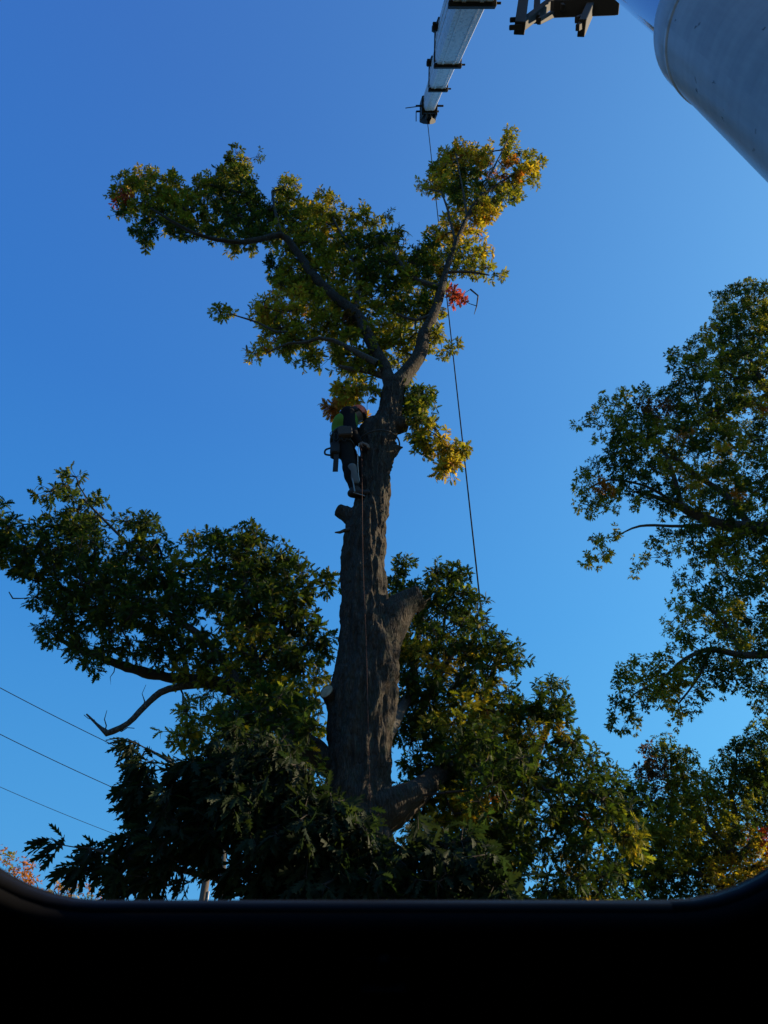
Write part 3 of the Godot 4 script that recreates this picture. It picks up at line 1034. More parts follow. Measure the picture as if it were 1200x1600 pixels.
func build_cab(c: Node3D) -> void:
	var th := deg_to_rad(44.5)
	var fw := Vector3(0, sin(th), -cos(th))
	var up := Vector3(0, cos(th), sin(th))
	var o := Vector3(0, 3.1906, -0.4993)         # a point of the sloping window's plane
	var place := func(v: Vector2, out: float) -> Vector3: return o + Vector3.RIGHT * v.x + up * v.y + fw * out
	# the pressed frame: profile of [growth of the rounded outline, outwards]
	var prof := [[0.02, 0.035], [0.004, 0.03], [0.0, 0.012], [0.004, -0.004], [0.012, -0.012], [0.03, -0.008], [0.036, 0.002], [0.05, 0.004], [0.058, -0.01], [0.075, -0.016], [0.1, -0.012], [0.13, -0.004], [0.3, 0.0]]
	var st := new_st()
	st.set_smooth_group(0)
	var hw := 0.434
	for k in prof.size() - 1:
		var r0 := rounded(hw, -0.362, 0.78, 0.17, prof[k][0])
		var r1 := rounded(hw, -0.362, 0.78, 0.17, prof[k + 1][0])
		for j in r0.size():
			var n := (j + 1) % r0.size()
			var a: Vector3 = place.call(r0[j], prof[k][1])
			var b: Vector3 = place.call(r0[n], prof[k][1])
			var d: Vector3 = place.call(r1[n], prof[k + 1][1])
			var e: Vector3 = place.call(r1[j], prof[k + 1][1])
			for v in [a, d, b, a, e, d]:
				st.add_vertex(v)
	var frame := part(c, "window_frame", done(st), M.trim)
	var gs := new_st()
	var ring := []
	for v in rounded(hw, -0.362, 0.78, 0.17, 0.008):
		ring.append([place.call(v, 0.012), 0.011])
	ring.append(ring[0])
	tube(gs, ring, 10, 0.0, 0.0, false)
	part(frame, "gasket", done(gs), M.rubber, true)
	# latch on the lower rail
	var ls := new_st()
	box(ls, o + up * (-0.415) + fw * -0.012, Vector3(0.028, 0.02, 0.004), Vector3.RIGHT, up, 0.004)
	box(ls, o + up * (-0.405) + fw * -0.018, Vector3(0.006, 0.014, 0.006), Vector3.RIGHT, up, 0.003)
	box(ls, o + up * (-0.42) + fw * -0.02, Vector3(0.02, 0.005, 0.009), Vector3.RIGHT, up, 0.003)
	part(frame, "latch", done(ls), M.trim, true)
	# shell of the cab: side walls, roof, back, floor, lower front
	var xs := [-0.74, 0.74]
	var ft: Vector3 = o + up * 1.06
	var fb: Vector3 = o - up * 0.62
	var outline := [Vector2(fb.z, fb.y), Vector2(ft.z, ft.y), Vector2(1.5, ft.y + 0.02), Vector2(1.5, 1.4), Vector2(fb.z, 1.4)]
	for s in xs:
		var sh := new_st()
		prism(sh, outline, Vector3(s - 0.02, 0, 0), Vector3(s + 0.02, 0, 0), Vector3(0, 0, 1), Vector3.UP)
		part(c, "cab_side", done(sh), M.trim_rough)
	var s2 := new_st()
	box(s2, Vector3(0, ft.y + 0.03, (ft.z + 1.5) * 0.5), Vector3(0.74, 0.02, (1.5 - ft.z) * 0.5 + 0.02))
	part(c, "cab_roof", done(s2), M.trim_rough)
	var s3 := new_st()
	box(s3, Vector3(0, 2.6, 1.5), Vector3(0.74, 1.25, 0.02))
	part(c, "cab_back", done(s3), M.trim_rough)
	var s4 := new_st()
	box(s4, Vector3(0, 1.42, 0.25), Vector3(0.74, 0.02, 1.3))
	part(c, "cab_floor", done(s4), M.trim_rough)
	var s5 := new_st()
	box(s5, Vector3(0, (fb.y + 1.4) * 0.5 + 0.02, fb.z + 0.0), Vector3(0.74, (fb.y - 1.4) * 0.5 + 0.04, 0.02))
	part(c, "cab_front", done(s5), M.trim_rough)

# ------------------------------------------------------------------ the oak being taken down
func stub(t: Tree3, flat: Array, cut: Material) -> void:
	var pts := curve_of(flat, 0.03)
	var st := new_st()
	tube(st, pts, 30, 0.012, 0.15, false)
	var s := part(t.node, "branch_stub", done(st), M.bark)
	var e: Vector3 = pts[-1][0]
	var d: Vector3 = (e - pts[-2][0]).normalized()
	var cs := new_st()
	var r: float = pts[-1][1]
	lathe(cs, e - d * 0.02, d, [Vector2(r * 0.98, 0.0), Vector2(r * 1.0, 0.012), Vector2(r * 0.96, 0.02), Vector2(r * 0.5, 0.024), Vector2(0.001, 0.022)], 24)
	part(s, "cut_face", done(cs), cut, true)

# torn wood standing up from a broken stub
func splinters(t: Tree3, at: Vector3, dir: Vector3, r: float) -> void:
	var d := dir.normalized()
	var u := d.cross(Vector3.FORWARD).normalized()
	var w := d.cross(u)
	for i in 16:
		var a := TAU * i / 16.0 + t.rng.randf() * 0.3
		var rr := r * t.rng.randf_range(0.6, 1.0)
		var p := at + (u * cos(a) + w * sin(a)) * rr - d * 0.1
		var l := t.rng.randf_range(0.08, 0.2)
		var st := new_st()
		stick(st, p, p + (d * l + (u * cos(a) + w * sin(a)) * t.rng.randf_range(-0.02, 0.03)), t.rng.randf_range(0.02, 0.04), 0.003, 5)
		part(t.node, "splinter", done(st), M.bark)

func build_main_oak() -> void:
	var base := Vector3(-0.25, 0, -6.5)
	var o := thing("oak_tree", "tall oak with climber, lower limbs cut to stubs and leafy forked top", "tree", base)
	var t := tree_of(o, 101, 0.094)
	# trunk
	var trunk := [-0.219, 2.95, -6.5, 0.438, -0.226, 3.594, -6.5, 0.383, -0.235, 4.372, -6.5, 0.365, -0.238, 4.825, -6.5, 0.355, -0.241, 5.121, -6.5, 0.314, -0.24, 5.493, -6.5, 0.284, -0.226, 5.814, -6.5, 0.274, -0.23, 6.279, -6.5, 0.287, -0.202, 6.642, -6.5, 0.306, -0.163, 6.928, -6.5, 0.295, -0.162, 7.269, -6.5, 0.279, -0.21, 7.759, -6.5, 0.237, -0.227, 8.331, -6.5, 0.234, -0.212, 8.698, -6.5, 0.227, -0.173, 9.035, -6.5, 0.21, -0.123, 9.379, -6.5, 0.185, -0.104, 9.872, -6.5, 0.184, -0.082, 10.176, -6.5, 0.204, -0.075, 10.39, -6.5, 0.232, -0.05, 10.532, -6.5, 0.235, 0.017, 10.637, -6.5, 0.181, 0.051, 10.825, -6.5, 0.158, 0.087, 11.059, -6.5, 0.148, 0.115, 11.345, -6.5, 0.142, 0.162, 11.611, -6.5, 0.135]
	var pts := curve_of(trunk, 0.022)
	var st := new_st()
	tube(st, pts, 120, 0.04, 0.16)
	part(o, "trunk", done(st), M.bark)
	# stubs
	stub(t, [-0.177, 8.798, -6.5, 0.147, -0.328, 8.962, -6.5, 0.127, -0.428, 9.045, -6.5, 0.098, -0.49, 9.088, -6.5, 0.087, -0.536, 9.119, -6.5, 0.079], M.bark)
	stub(t, [-0.139, 6.965, -6.5, 0.189, -0.065, 7.23, -6.5, 0.213, 0.053, 7.493, -6.5, 0.198, 0.168, 7.658, -6.5, 0.168, 0.277, 7.759, -6.5, 0.142, 0.381, 7.81, -6.5, 0.129], M.bark)
	splinters(t, Vector3(0.374, 7.81, -6.5), Vector3(0.75, 0.55, 0.1), 0.13)
	stub(t, [-0.205, 6.197, -6.48, 0.176, -0.328, 6.406, -6.48, 0.155, -0.42, 6.503, -6.44, 0.114, -0.486, 6.548, -6.39, 0.084, -0.537, 6.567, -6.32, 0.069], M.cut_wood)
	stub(t, [-0.145, 9.944, -6.5, 0.137, -0.172, 10.188, -6.5, 0.139, -0.191, 10.415, -6.5, 0.133, -0.202, 10.611, -6.5, 0.131], M.bark)
	stub(t, [0.051, 10.65, -6.5, 0.135, 0.169, 10.703, -6.5, 0.127, 0.254, 10.703, -6.5, 0.11, 0.313, 10.69, -6.5, 0.085], M.bark)
	stub(t, [-0.032, 10.006, -6.47, 0.113, 0.081, 10.129, -6.47, 0.089, 0.155, 10.191, -6.47, 0.065, 0.237, 10.216, -6.47, 0.012], M.bark)
	stub(t, [-0.161, 5.417, -6.45, 0.183, 0.027, 5.516, -6.45, 0.174, 0.175, 5.594, -6.45, 0.132, 0.304, 5.657, -6.45, 0.099], M.bark)
	stub(t, [-0.238, 8.194, -6.47, 0.126, -0.365, 8.222, -6.47, 0.077, -0.428, 8.222, -6.47, 0.049], M.bark)
	stub(t, [-0.243, 7.156, -6.47, 0.141, -0.36, 7.194, -6.47, 0.077, -0.431, 7.217, -6.47, 0.045], M.bark)
	stub(t, [-0.061, 6.768, -6.42, 0.16, 0.037, 6.811, -6.42, 0.123, 0.124, 6.84, -6.42, 0.074], M.bark)
	# forked top
	var left := [0.116, 11.433, -6.5, 0.133, 0.09, 11.611, -6.5, 0.099, 0, 12.077, -6.5, 0.088, -0.143, 12.487, -6.5, 0.09, -0.294, 13.008, -6.5, 0.088, -0.453, 13.467, -6.5, 0.086, -0.833, 14.053, -6.5, 0.078, -1.186, 14.68, -6.5, 0.075, -1.517, 15.468, -6.5, 0.067, -1.83, 15.917, -6.4, 0.057, -2.179, 15.566, -6.3, 0.05, -2.517, 15.268, -6.2, 0.044, -3.045, 15.251, -6.1, 0.033, -3.502, 15.469, -6, 0.027, -4.068, 15.92, -5.9, 0.02]
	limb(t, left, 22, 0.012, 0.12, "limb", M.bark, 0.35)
	var right := [0.152, 11.522, -6.5, 0.134, 0.273, 11.794, -6.5, 0.118, 0.417, 12.077, -6.5, 0.111, 0.539, 12.403, -6.5, 0.104, 0.614, 12.883, -6.5, 0.093, 0.786, 13.467, -6.5, 0.081, 0.932, 14.154, -6.5, 0.073, 1.069, 14.898, -6.5, 0.049, 1.282, 15.827, -6.5, 0.043, 1.565, 16.852, -6.5, 0.041, 1.854, 17.694, -6.5, 0.033, 2.253, 18.294, -6.5, 0.026, 2.715, 18.928, -6.5, 0.02]
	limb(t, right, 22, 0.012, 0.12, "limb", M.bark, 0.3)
	limb(t, [0.948, 14.257, -6.5, 0.053, 0.639, 14.445, -6.5, 0.048, 0.431, 14.68, -6.5, 0.041, 0.244, 15.236, -6.5, 0.033, 0, 15.827, -6.5, 0.023], 12)
	limb(t, [0, 11.864, -6.55, 0.055, -0.231, 11.99, -6.55, 0.046, -0.511, 12.053, -6.55, 0.037, -0.653, 12.117, -6.55, 0.028], 10)
	limb(t, [-0.091, 11.964, -6.4, 0.055, -0.372, 12.221, -6.4, 0.042, -0.74, 12.555, -6.4, 0.034, -0.972, 12.623, -6.4, 0.03, -1.154, 12.504, -6.4, 0.025, -1.404, 12.779, -6.4, 0.021, -1.637, 12.796, -6.4, 0.019, -1.925, 13.045, -6.4, 0.016, -2.359, 13.283, -6.4, 0.01], 10)
	limb(t, [-1.154, 12.504, -6.4, 0.021, -1.408, 12.487, -6.4, 0.019, -1.71, 12.221, -6.4, 0.011], 8)
	limb(t, [-1.883, 16.279, -6.6, 0.041, -2.105, 17.347, -6.6, 0.032, -2.256, 18.225, -6.6, 0.023], 8)
	limb(t, [-0.457, 13.55, -6.55, 0.041, -0.43, 14.556, -6.55, 0.032, -0.627, 15.685, -6.55, 0.027, -0.971, 16.961, -6.55, 0.019], 8)
	limb(t, [0.802, 13.422, -6.45, 0.03, 0.495, 13.199, -6.45, 0.024, 0.2, 13.384, -6.45, 0.018], 8)
	limb(t, [1.084, 14.788, -6.5, 0.028, 1.464, 14.788, -6.5, 0.022, 1.779, 14.68, -6.5, 0.013], 8)
	limb(t, [1.282, 15.827, -6.5, 0.027, 1.22, 17.125, -6.5, 0.022, 1.143, 17.989, -6.5, 0.015], 8)
	limb(t, [1.143, 17.989, -6.5, 0.018, 0.869, 18.14, -6.5, 0.013], 6)
	limb(t, [1.565, 16.852, -6.5, 0.024, 1.571, 18.294, -6.5, 0.019, 1.55, 19.95, -6.5, 0.014], 8)
	limb(t, [1.854, 17.694, -6.5, 0.023, 2.368, 19.428, -6.5, 0.018, 2.802, 20.875, -6.5, 0.013], 8)
	limb(t, [1.419, 14.216, -6.5, 0.016, 1.528, 14.013, -6.5, 0.012, 1.48, 13.697, -6.5, 0.009, 1.419, 13.448, -6.5, 0.006], 6)
	limb(t, [0.124, 11.274, -6.6, 0.035, -0.136, 11.627, -6.6, 0.027, -0.363, 11.657, -6.6, 0.024, -0.623, 11.331, -6.6, 0.016, -0.744, 11.089, -6.6, 0.011], 8)
	limb(t, [0.196, 11.288, -6.7, 0.054, 0.447, 11.288, -6.7, 0.036, 0.695, 10.868, -6.7, 0.021, 0.846, 10.47, -6.7, 0.012, 0.935, 10.279, -6.7, 0.008], 8)
	limb(t, [-0.349, 8.724, -6.4, 0.029, -0.45, 8.694, -6.4, 0.022, -0.499, 8.665, -6.4, 0.017, -0.557, 8.665, -6.4, 0.009], 6)
	t.spots = [[Vector3(-5.417, 17.971, -6.75), 0.3, 4], [Vector3(1.236, 13.853, -6.5), 0.5, 4], [Vector3(1.697, 21.065, -6.75), 0.45, 4], [Vector3(2.469, 19.62, -6.75), 0.4, 3], [Vector3(3.546, 20.8, -6.75), 0.55, 2], [Vector3(1.925, 20.43, -6.75), 0.7, 2], [Vector3(0.802, 18.893, -6.75), 0.6, 2], [Vector3(2.866, 21.181, -6.75), 0.9, 1], [Vector3(1.717, 16.984, -6.75), 0.8, 2], [Vector3(-2.139, 12.605, -6.75), 0.5, 3], [Vector3(-1.867, 12.777, -6.75), 0.4, 2], [Vector3(-1.293, 12.355, -6.75), 0.6, 1], [Vector3(-0.818, 12.438, -6.75), 0.8, 1], [Vector3(-1.674, 13.881, -6.75), 0.5, 2], [Vector3(-0.71, 11.137, -6.75), 0.5, 3], [Vector3(-0.54, 11.352, -6.75), 0.4, 2], [Vector3(-0.25, 11.208, -6.75), 0.3, 2], [Vector3(-0.691, 10.725, -6.75), 0.3, 3], [Vector3(0.75, 10.354, -6.6), 0.2, 2], [Vector3(0.561, 10.203, -6.6), 0.16, 2], [Vector3(0.829, 10.006, -6.6), 0.2, 2]]
	# upper crown, left side
	var look := {"spacing": 0.2, "margin": 0.15, "thick": 0.7, "reach": 0.19, "shoots": 11, "leaves": 8, "keep": 0.66, "gap_size": 1.0, "mix": [0.42, 0.55, 0.03]}
	bough(t, [-5.77, 18.85, -5.60, 19.48, -5.40, 19.82, -4.88, 20.06, -4.66, 19.41, -4.52, 19.92, -4.15, 19.18, -3.96, 19.48, -3.75, 19.65, -3.62, 20.35, -3.60, 20.87, -3.32, 20.98, -3.01, 20.50, -2.87, 20.98, -2.65, 20.35, -2.84, 19.85, -2.65, 19.08, -2.40, 18.32, -2.29, 19.08, -1.95, 19.34, -1.62, 18.73, -1.52, 18.20, -1.45, 19.08, -1.06, 18.51, -0.77, 18.32, -0.72, 17.70, -0.52, 18.11, -0.29, 17.96, -0.25, 17.47, 0.00, 17.76, 0.31, 17.19, 0.48, 16.73, 0.60, 16.40, 1.06, 16.15, 1.27, 14.86, 1.06, 14.23, 0.93, 13.64, 0.84, 12.99, 0.62, 12.31, 0.37, 11.91, 0.09, 11.91, -0.19, 12.56, -0.40, 13.08, -0.71, 13.36, -1.04, 13.83, -1.38, 14.23, -1.65, 14.23, -1.72, 14.44, -1.95, 14.58, -2.03, 15.33, -2.19, 15.73, -2.20, 16.15, -2.38, 15.97, -2.61, 15.33, -3.08, 16.15, -3.56, 16.32, -3.93, 16.15, -4.18, 16.58, -4.26, 16.22, -4.47, 15.90, -4.81, 16.15, -4.90, 16.68, -4.77, 17.03, -5.06, 17.03, -5.37, 17.41, -5.47, 17.99], 0.449, 6.72, 0, Vector3(-0.135, 0.894, -0.428), look)
	# below the left limb
	bough(t, [-2.16, 12.31, -2.21, 12.64, -2.09, 13.01, -1.97, 13.19, -2.16, 13.37, -2.41, 13.37, -2.68, 13.34, -2.84, 13.70, -2.84, 14.17, -2.60, 14.23, -2.46, 13.97, -2.25, 13.77, -2.26, 14.11, -2.13, 14.17, -1.93, 14.46, -1.79, 15.18, -1.35, 15.41, -0.65, 14.52, -0.10, 13.52, 0.10, 12.46, 0.09, 11.82, -0.28, 11.76, -0.51, 11.82, -0.65, 11.97, -0.83, 11.89, -0.95, 12.29, -1.09, 12.21, -1.16, 11.97, -1.41, 12.13, -1.53, 12.46, -1.72, 12.46, -1.80, 12.24], 0.55, 6.65, 0, Vector3(-0.125, 0.835, -0.536), look.merged({"thick": 0.6, "mix": [0.3, 0.5, 0.15, 0.03, 0.0, 0.02]}, true))
	# right leader
	bough(t, [0.52, 18.37, 0.64, 18.97, 0.91, 19.39, 1.08, 20.16, 1.20, 20.82, 1.53, 21.24, 1.71, 21.55, 1.96, 21.24, 2.14, 21.04, 2.33, 21.43, 2.50, 20.82, 2.48, 20.16, 2.63, 20.93, 2.68, 21.75, 3.05, 22.17, 3.17, 21.67, 3.11, 20.74, 3.46, 21.04, 3.63, 20.63, 3.49, 20.16, 3.41, 19.49, 3.37, 18.97, 2.88, 18.07, 2.70, 17.74, 2.36, 17.65, 2.22, 17.29, 2.08, 16.85, 1.88, 16.51, 1.71, 16.31, 1.91, 16.11, 2.06, 15.72, 2.14, 15.09, 1.95, 14.46, 1.69, 14.46, 1.78, 14.74, 1.42, 14.63, 0.98, 14.61, 0.67, 15.05, 0.35, 15.74, 0.47, 16.36, 0.74, 16.72, 0.98, 16.99, 0.93, 17.37, 1.25, 17.60, 1.19, 17.89, 1.00, 18.22, 0.76, 17.98, 0.56, 18.31], 0.411, 6.7, 0, Vector3(0.108, 0.912, -0.396), look.merged({"thick": 0.55, "keep": 0.42, "mix": [0.35, 0.48, 0.14, 0.02, 0.0, 0.01]}, true))
	bough(t, [1.10, 14.15, 1.28, 14.22, 1.40, 13.85, 1.23, 13.54, 1.08, 13.62], 0.509, 6.5, 0, Vector3(0.094, 0.861, -0.501), look.merged({"thick": 0.2, "spacing": 0.2, "margin": 0.05, "reach": 0.14}, true))
	bough(t, [0.93, 13.85, 1.02, 13.47, 0.98, 12.92, 1.10, 12.49, 0.94, 12.24, 0.77, 12.21, 0.74, 12.62, 0.57, 12.35, 0.66, 12.92], 0.546, 6.5, 0, Vector3(0.071, 0.838, -0.541), look.merged({"thick": 0.3, "spacing": 0.22, "margin": 0.08, "reach": 0.16}, true))
	# round the climber and behind the stem
	bough(t, [-0.82, 11.03, -0.75, 11.39, -0.59, 11.64, -0.27, 11.73, 0.00, 11.58, -0.07, 11.29, -0.35, 11.23, -0.52, 11.12, -0.60, 10.82, -0.60, 10.36, -0.70, 10.36, -0.76, 10.69], 0.614, 6.5, 0, Vector3(-0.048, 0.79, -0.612), look.merged({"thick": 0.4, "spacing": 0.14, "margin": 0.07, "reach": 0.16, "shoots": 12, "mix": [0.25, 0.3, 0.3, 0.15, 0.0, 0.0]}, true))
	bough(t, [-0.30, 11.60, -0.17, 11.57, -0.15, 11.32, -0.23, 11.22, -0.29, 11.31], 0.621, 6.9, 0, Vector3(-0.021, 0.784, -0.621), look.merged({"thick": 0.2, "spacing": 0.15, "margin": 0.04, "reach": 0.1}, true))
	bough(t, [0.20, 11.57, 0.36, 11.70, 0.62, 11.72, 0.75, 11.38, 0.69, 10.95, 0.81, 10.77, 0.86, 10.48, 0.78, 10.20, 0.66, 10.29, 0.45, 10.10, 0.40, 10.35, 0.34, 10.68, 0.28, 11.02], 0.631, 6.6, 0, Vector3(0.053, 0.776, -0.629), look.merged({"thick": 0.5, "spacing": 0.15, "margin": 0.08, "reach": 0.17, "shoots": 11, "mix": [0.58, 0.34, 0.08, 0.0, 0.0, 0.0]}, true))
	bough(t, [0.82, 10.42, 1.07, 10.53, 1.04, 10.15, 0.84, 9.86, 0.69, 9.91, 0.74, 10.17], 0.665, 6.6, 0, Vector3(0.087, 0.747, -0.66), look.merged({"thick": 0.25, "spacing": 0.13, "margin": 0.04, "reach": 0.13, "mix": [0.4, 0.4, 0.2, 0, 0, 0]}, true))
	# low left limb and its foliage
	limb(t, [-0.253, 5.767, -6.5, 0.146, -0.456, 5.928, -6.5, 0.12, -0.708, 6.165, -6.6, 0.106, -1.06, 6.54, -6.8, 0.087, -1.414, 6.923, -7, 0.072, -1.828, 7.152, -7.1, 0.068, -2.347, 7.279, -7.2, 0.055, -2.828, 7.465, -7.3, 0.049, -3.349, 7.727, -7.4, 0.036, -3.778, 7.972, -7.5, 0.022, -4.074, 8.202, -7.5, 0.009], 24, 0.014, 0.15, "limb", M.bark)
	limb(t, [-1.828, 7.152, -7.1, 0.054, -2.156, 7.098, -7.1, 0.04, -2.344, 7.029, -7.1, 0.037, -2.474, 6.856, -7.1, 0.033, -2.597, 6.673, -7.1, 0.029, -2.783, 6.56, -7.1, 0.035, -2.855, 6.616, -7.1, 0.019, -3.046, 6.775, -7.1, 0.007], 12)
	limb(t, [-2.754, 6.574, -7.1, 0.01, -2.695, 6.595, -7.1, 0.007, -2.64, 6.581, -7.1, 0.005, -2.592, 6.623, -7.1, 0.004, -2.519, 6.616, -7.1, 0.002], 6)
	limb(t, [-2.64, 6.581, -7.1, 0.005, -2.616, 6.645, -7.1, 0.003, -2.571, 6.673, -7.1, 0.002], 6)
	limb(t, [-2.807, 6.581, -7.1, 0.008, -2.81, 6.645, -7.1, 0.006, -2.848, 6.717, -7.1, 0.004, -2.848, 6.819, -7.1, 0.002], 6)
	limb(t, [-2.92, 6.666, -7.1, 0.007, -2.95, 6.709, -7.1, 0.005, -3.013, 6.724, -7.1, 0.003, -3.07, 6.767, -7.1, 0.002], 6)
	limb(t, [-2.489, 6.834, -7.1, 0.007, -2.482, 6.923, -7.1, 0.005, -2.529, 7.014, -7.1, 0.003, -2.512, 7.121, -7.1, 0.002], 6)
	limb(t, [-2.979, 7.507, -7.3, 0.007, -2.969, 7.408, -7.3, 0.005, -2.995, 7.342, -7.3, 0.003, -2.964, 7.246, -7.3, 0.002], 6)
	limb(t, [-1.414, 6.923, -7, 0.053, -1.79, 7.455, -7, 0.041, -2.282, 7.879, -7, 0.036, -2.937, 8.241, -7, 0.033, -3.604, 8.526, -7, 0.026, -4.18, 8.928, -7, 0.019], 12)
	limb(t, [-2.282, 7.879, -7, 0.029, -2.628, 8.526, -7, 0.026, -3.12, 9.032, -7, 0.02, -3.878, 9.81, -7, 0.013], 8)
	limb(t, [-1.092, 6.653, -7, 0.058, -1.359, 7.293, -7, 0.041, -1.509, 7.967, -7, 0.032, -1.677, 8.724, -7, 0.023], 10)
	limb(t, [-1.359, 7.293, -7, 0.034, -1.062, 7.792, -7, 0.025, -0.814, 8.335, -7, 0.015], 8)
	limb(t, [-4.364, 8.351, -7.2, 0.009, -4.442, 8.447, -7.2, 0.005], 6)
	t.spots += [[Vector3(-0.905, 7.481, -7.1), 0.07, 3], [Vector3(-1.223, 7.199, -7.1), 0.15, 2], [Vector3(-1.774, 6.908, -7), 0.5, 1], [Vector3(-1.92, 6.617, -7), 0.4, 1], [Vector3(-0.788, 6.908, -7), 0.4, 1], [Vector3(-1.248, 6.341, -7), 0.4, 1], [Vector3(-1.623, 7.749, -7), 0.2, 1], [Vector3(0.311, 8.183, -7.8), 0.25, 1], [Vector3(0.721, 7.863, -7.8), 0.14, 2], [Vector3(0.601, 7.73, -7.8), 0.12, 2], [Vector3(1.12, 7.225, -7.8), 0.28, 1], [Vector3(1.041, 7.144, -7.8), 0.17, 2], [Vector3(1.766, 6.948, -7.8), 0.17, 2], [Vector3(0.596, 6.187, -7.8), 0.15, 2], [Vector3(0.916, 6.052, -7.8), 0.25, 2], [Vector3(1.063, 6.221, -7.8), 0.10, 3], [Vector3(2.206, 5.953, -7.8), 0.09, 3], [Vector3(1.865, 5.308, -7.8), 0.15, 2], [Vector3(2.359, 5.761, -7.8), 0.20, 1], [Vector3(0.655, 6.052, -7.8), 0.25, 1], [Vector3(0.713, 7.065, -7.8), 0.25, 1]]
	var low := {"spacing": 0.175, "margin": 0.12, "thick": 1.1, "reach": 0.18, "shoots": 8, "leaves": 8, "keep": 0.4, "gap_size": 0.9, "mix": [0.88, 0.12]}
	bough(t, [-5.90, 9.23, -5.64, 9.79, -5.00, 9.84, -4.81, 9.76, -4.62, 9.64, -4.40, 9.54, -4.21, 9.54, -4.18, 9.70, -4.45, 9.97, -4.51, 10.15, -4.38, 10.38, -4.21, 10.50, -3.96, 10.32, -3.88, 10.03, -3.58, 9.95, -3.37, 9.70, -3.15, 9.72, -2.83, 9.70, -2.81, 9.38, -2.68, 9.13, -2.51, 8.99, -2.54, 9.18, -2.37, 9.48, -2.06, 9.44, -1.84, 9.44, -1.70, 9.56, -1.45, 9.33, -1.22, 9.28, -1.24, 9.08, -0.89, 8.88, -0.81, 8.74, -0.52, 8.65, -0.51, 8.33, -0.78, 8.24, -0.70, 8.03, -0.59, 7.82, -0.52, 7.46, -0.56, 7.17, -0.64, 6.92, -0.61, 6.46, -0.61, 5.94, -0.84, 5.81, -1.21, 5.87, -1.60, 6.06, -1.88, 6.26, -2.23, 6.46, -2.45, 6.73, -2.24, 6.85, -2.08, 7.04, -2.21, 7.18, -2.71, 7.32, -3.06, 7.32, -3.41, 7.32, -3.54, 7.51, -3.95, 7.70, -3.94, 7.86, -4.27, 8.24, -4.23, 8.42, -4.45, 8.56, -4.60, 8.70, -5.18, 8.61, -5.72, 8.81], 0.802, 7.1, 0, Vector3(-0.285, 0.598, -0.749), low)
	bough(t, [-1.47, 6.47, -1.15, 6.43, -0.88, 6.57, -0.57, 6.40, -0.52, 5.99, -0.46, 5.48, -0.67, 5.35, -1.04, 5.43, -1.38, 5.62, -1.51, 6.11], 0.884, 6.1, 0, Vector3(-0.137, 0.467, -0.873), low.merged({"thick": 0.4, "spacing": 0.2}, true))
	# low right limb and its foliage
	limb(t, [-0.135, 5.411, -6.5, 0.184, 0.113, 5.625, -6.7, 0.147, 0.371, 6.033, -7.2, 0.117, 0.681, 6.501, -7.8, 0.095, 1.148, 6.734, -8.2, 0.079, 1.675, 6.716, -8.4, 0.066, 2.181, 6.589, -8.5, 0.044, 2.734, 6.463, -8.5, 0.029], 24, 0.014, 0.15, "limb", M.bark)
	limb(t, [-0.059, 6.133, -6.6, 0.094, 0.134, 6.86, -7.3, 0.067, 0.294, 7.43, -7.8, 0.051, 0.377, 8.015, -8.1, 0.047, 0.456, 8.665, -8.2, 0.041, 0.606, 9.3, -8.2, 0.026], 12)
	limb(t, [0.296, 7.233, -8.1, 0.044, 0.491, 7.483, -8.1, 0.038, 0.703, 7.923, -8.1, 0.031, 1.014, 8.443, -8.1, 0.02], 10)
	limb(t, [1.148, 6.734, -8.2, 0.043, 1.275, 7.289, -8.2, 0.045, 1.287, 7.806, -8.2, 0.035, 1.554, 8.465, -8.2, 0.025], 10)
	limb(t, [1.675, 6.716, -8.4, 0.036, 1.896, 7.233, -8.4, 0.038, 2.207, 7.75, -8.4, 0.024], 8)
	limb(t, [0.698, 6.598, -8, 0.049, 0.863, 6.004, -8, 0.04, 1.02, 5.556, -8, 0.026], 8)
	bough(t, [0.00, 9.64, 0.16, 9.77, 0.23, 9.63, 0.39, 9.56, 0.40, 9.19, 0.52, 9.13, 0.51, 9.36, 0.67, 9.49, 0.87, 9.46, 1.07, 9.36, 1.20, 9.16, 1.23, 8.87, 1.41, 8.75, 1.49, 8.57, 1.42, 8.39, 1.62, 8.28, 1.75, 8.03, 1.65, 7.73, 1.53, 7.68, 1.35, 7.68, 1.41, 7.56, 1.55, 7.47, 1.69, 7.52, 1.94, 7.73, 2.12, 7.76, 2.23, 7.60, 2.15, 7.40, 2.16, 7.18, 2.04, 7.10, 2.25, 6.96, 2.21, 6.85, 2.34, 6.76, 2.45, 6.60, 2.60, 6.43, 2.63, 6.12, 2.59, 5.67, 2.41, 5.14, 2.34, 4.86, 0.59, 4.86, 0.36, 5.25, 0.25, 5.61, 0.16, 5.92, 0.13, 6.05, 0.07, 6.54, -0.07, 7.31, -0.08, 8.67], 0.857, 7.8, 0, Vector3(0.145, 0.516, -0.845), low.merged({"thick": 1.2, "keep": 0.5, "mix": [0.87, 0.13]}, true))
	bough(t, [0.60, 6.33, 0.97, 6.46, 1.36, 6.20, 1.47, 5.77, 1.26, 5.43, 0.88, 5.43, 0.64, 5.54, 0.55, 5.95], 0.903, 6.6, 0, Vector3(0.131, 0.429, -0.894), low.merged({"thick": 0.4, "spacing": 0.2}, true))
	finish_tree(t, true, 300, EYE)

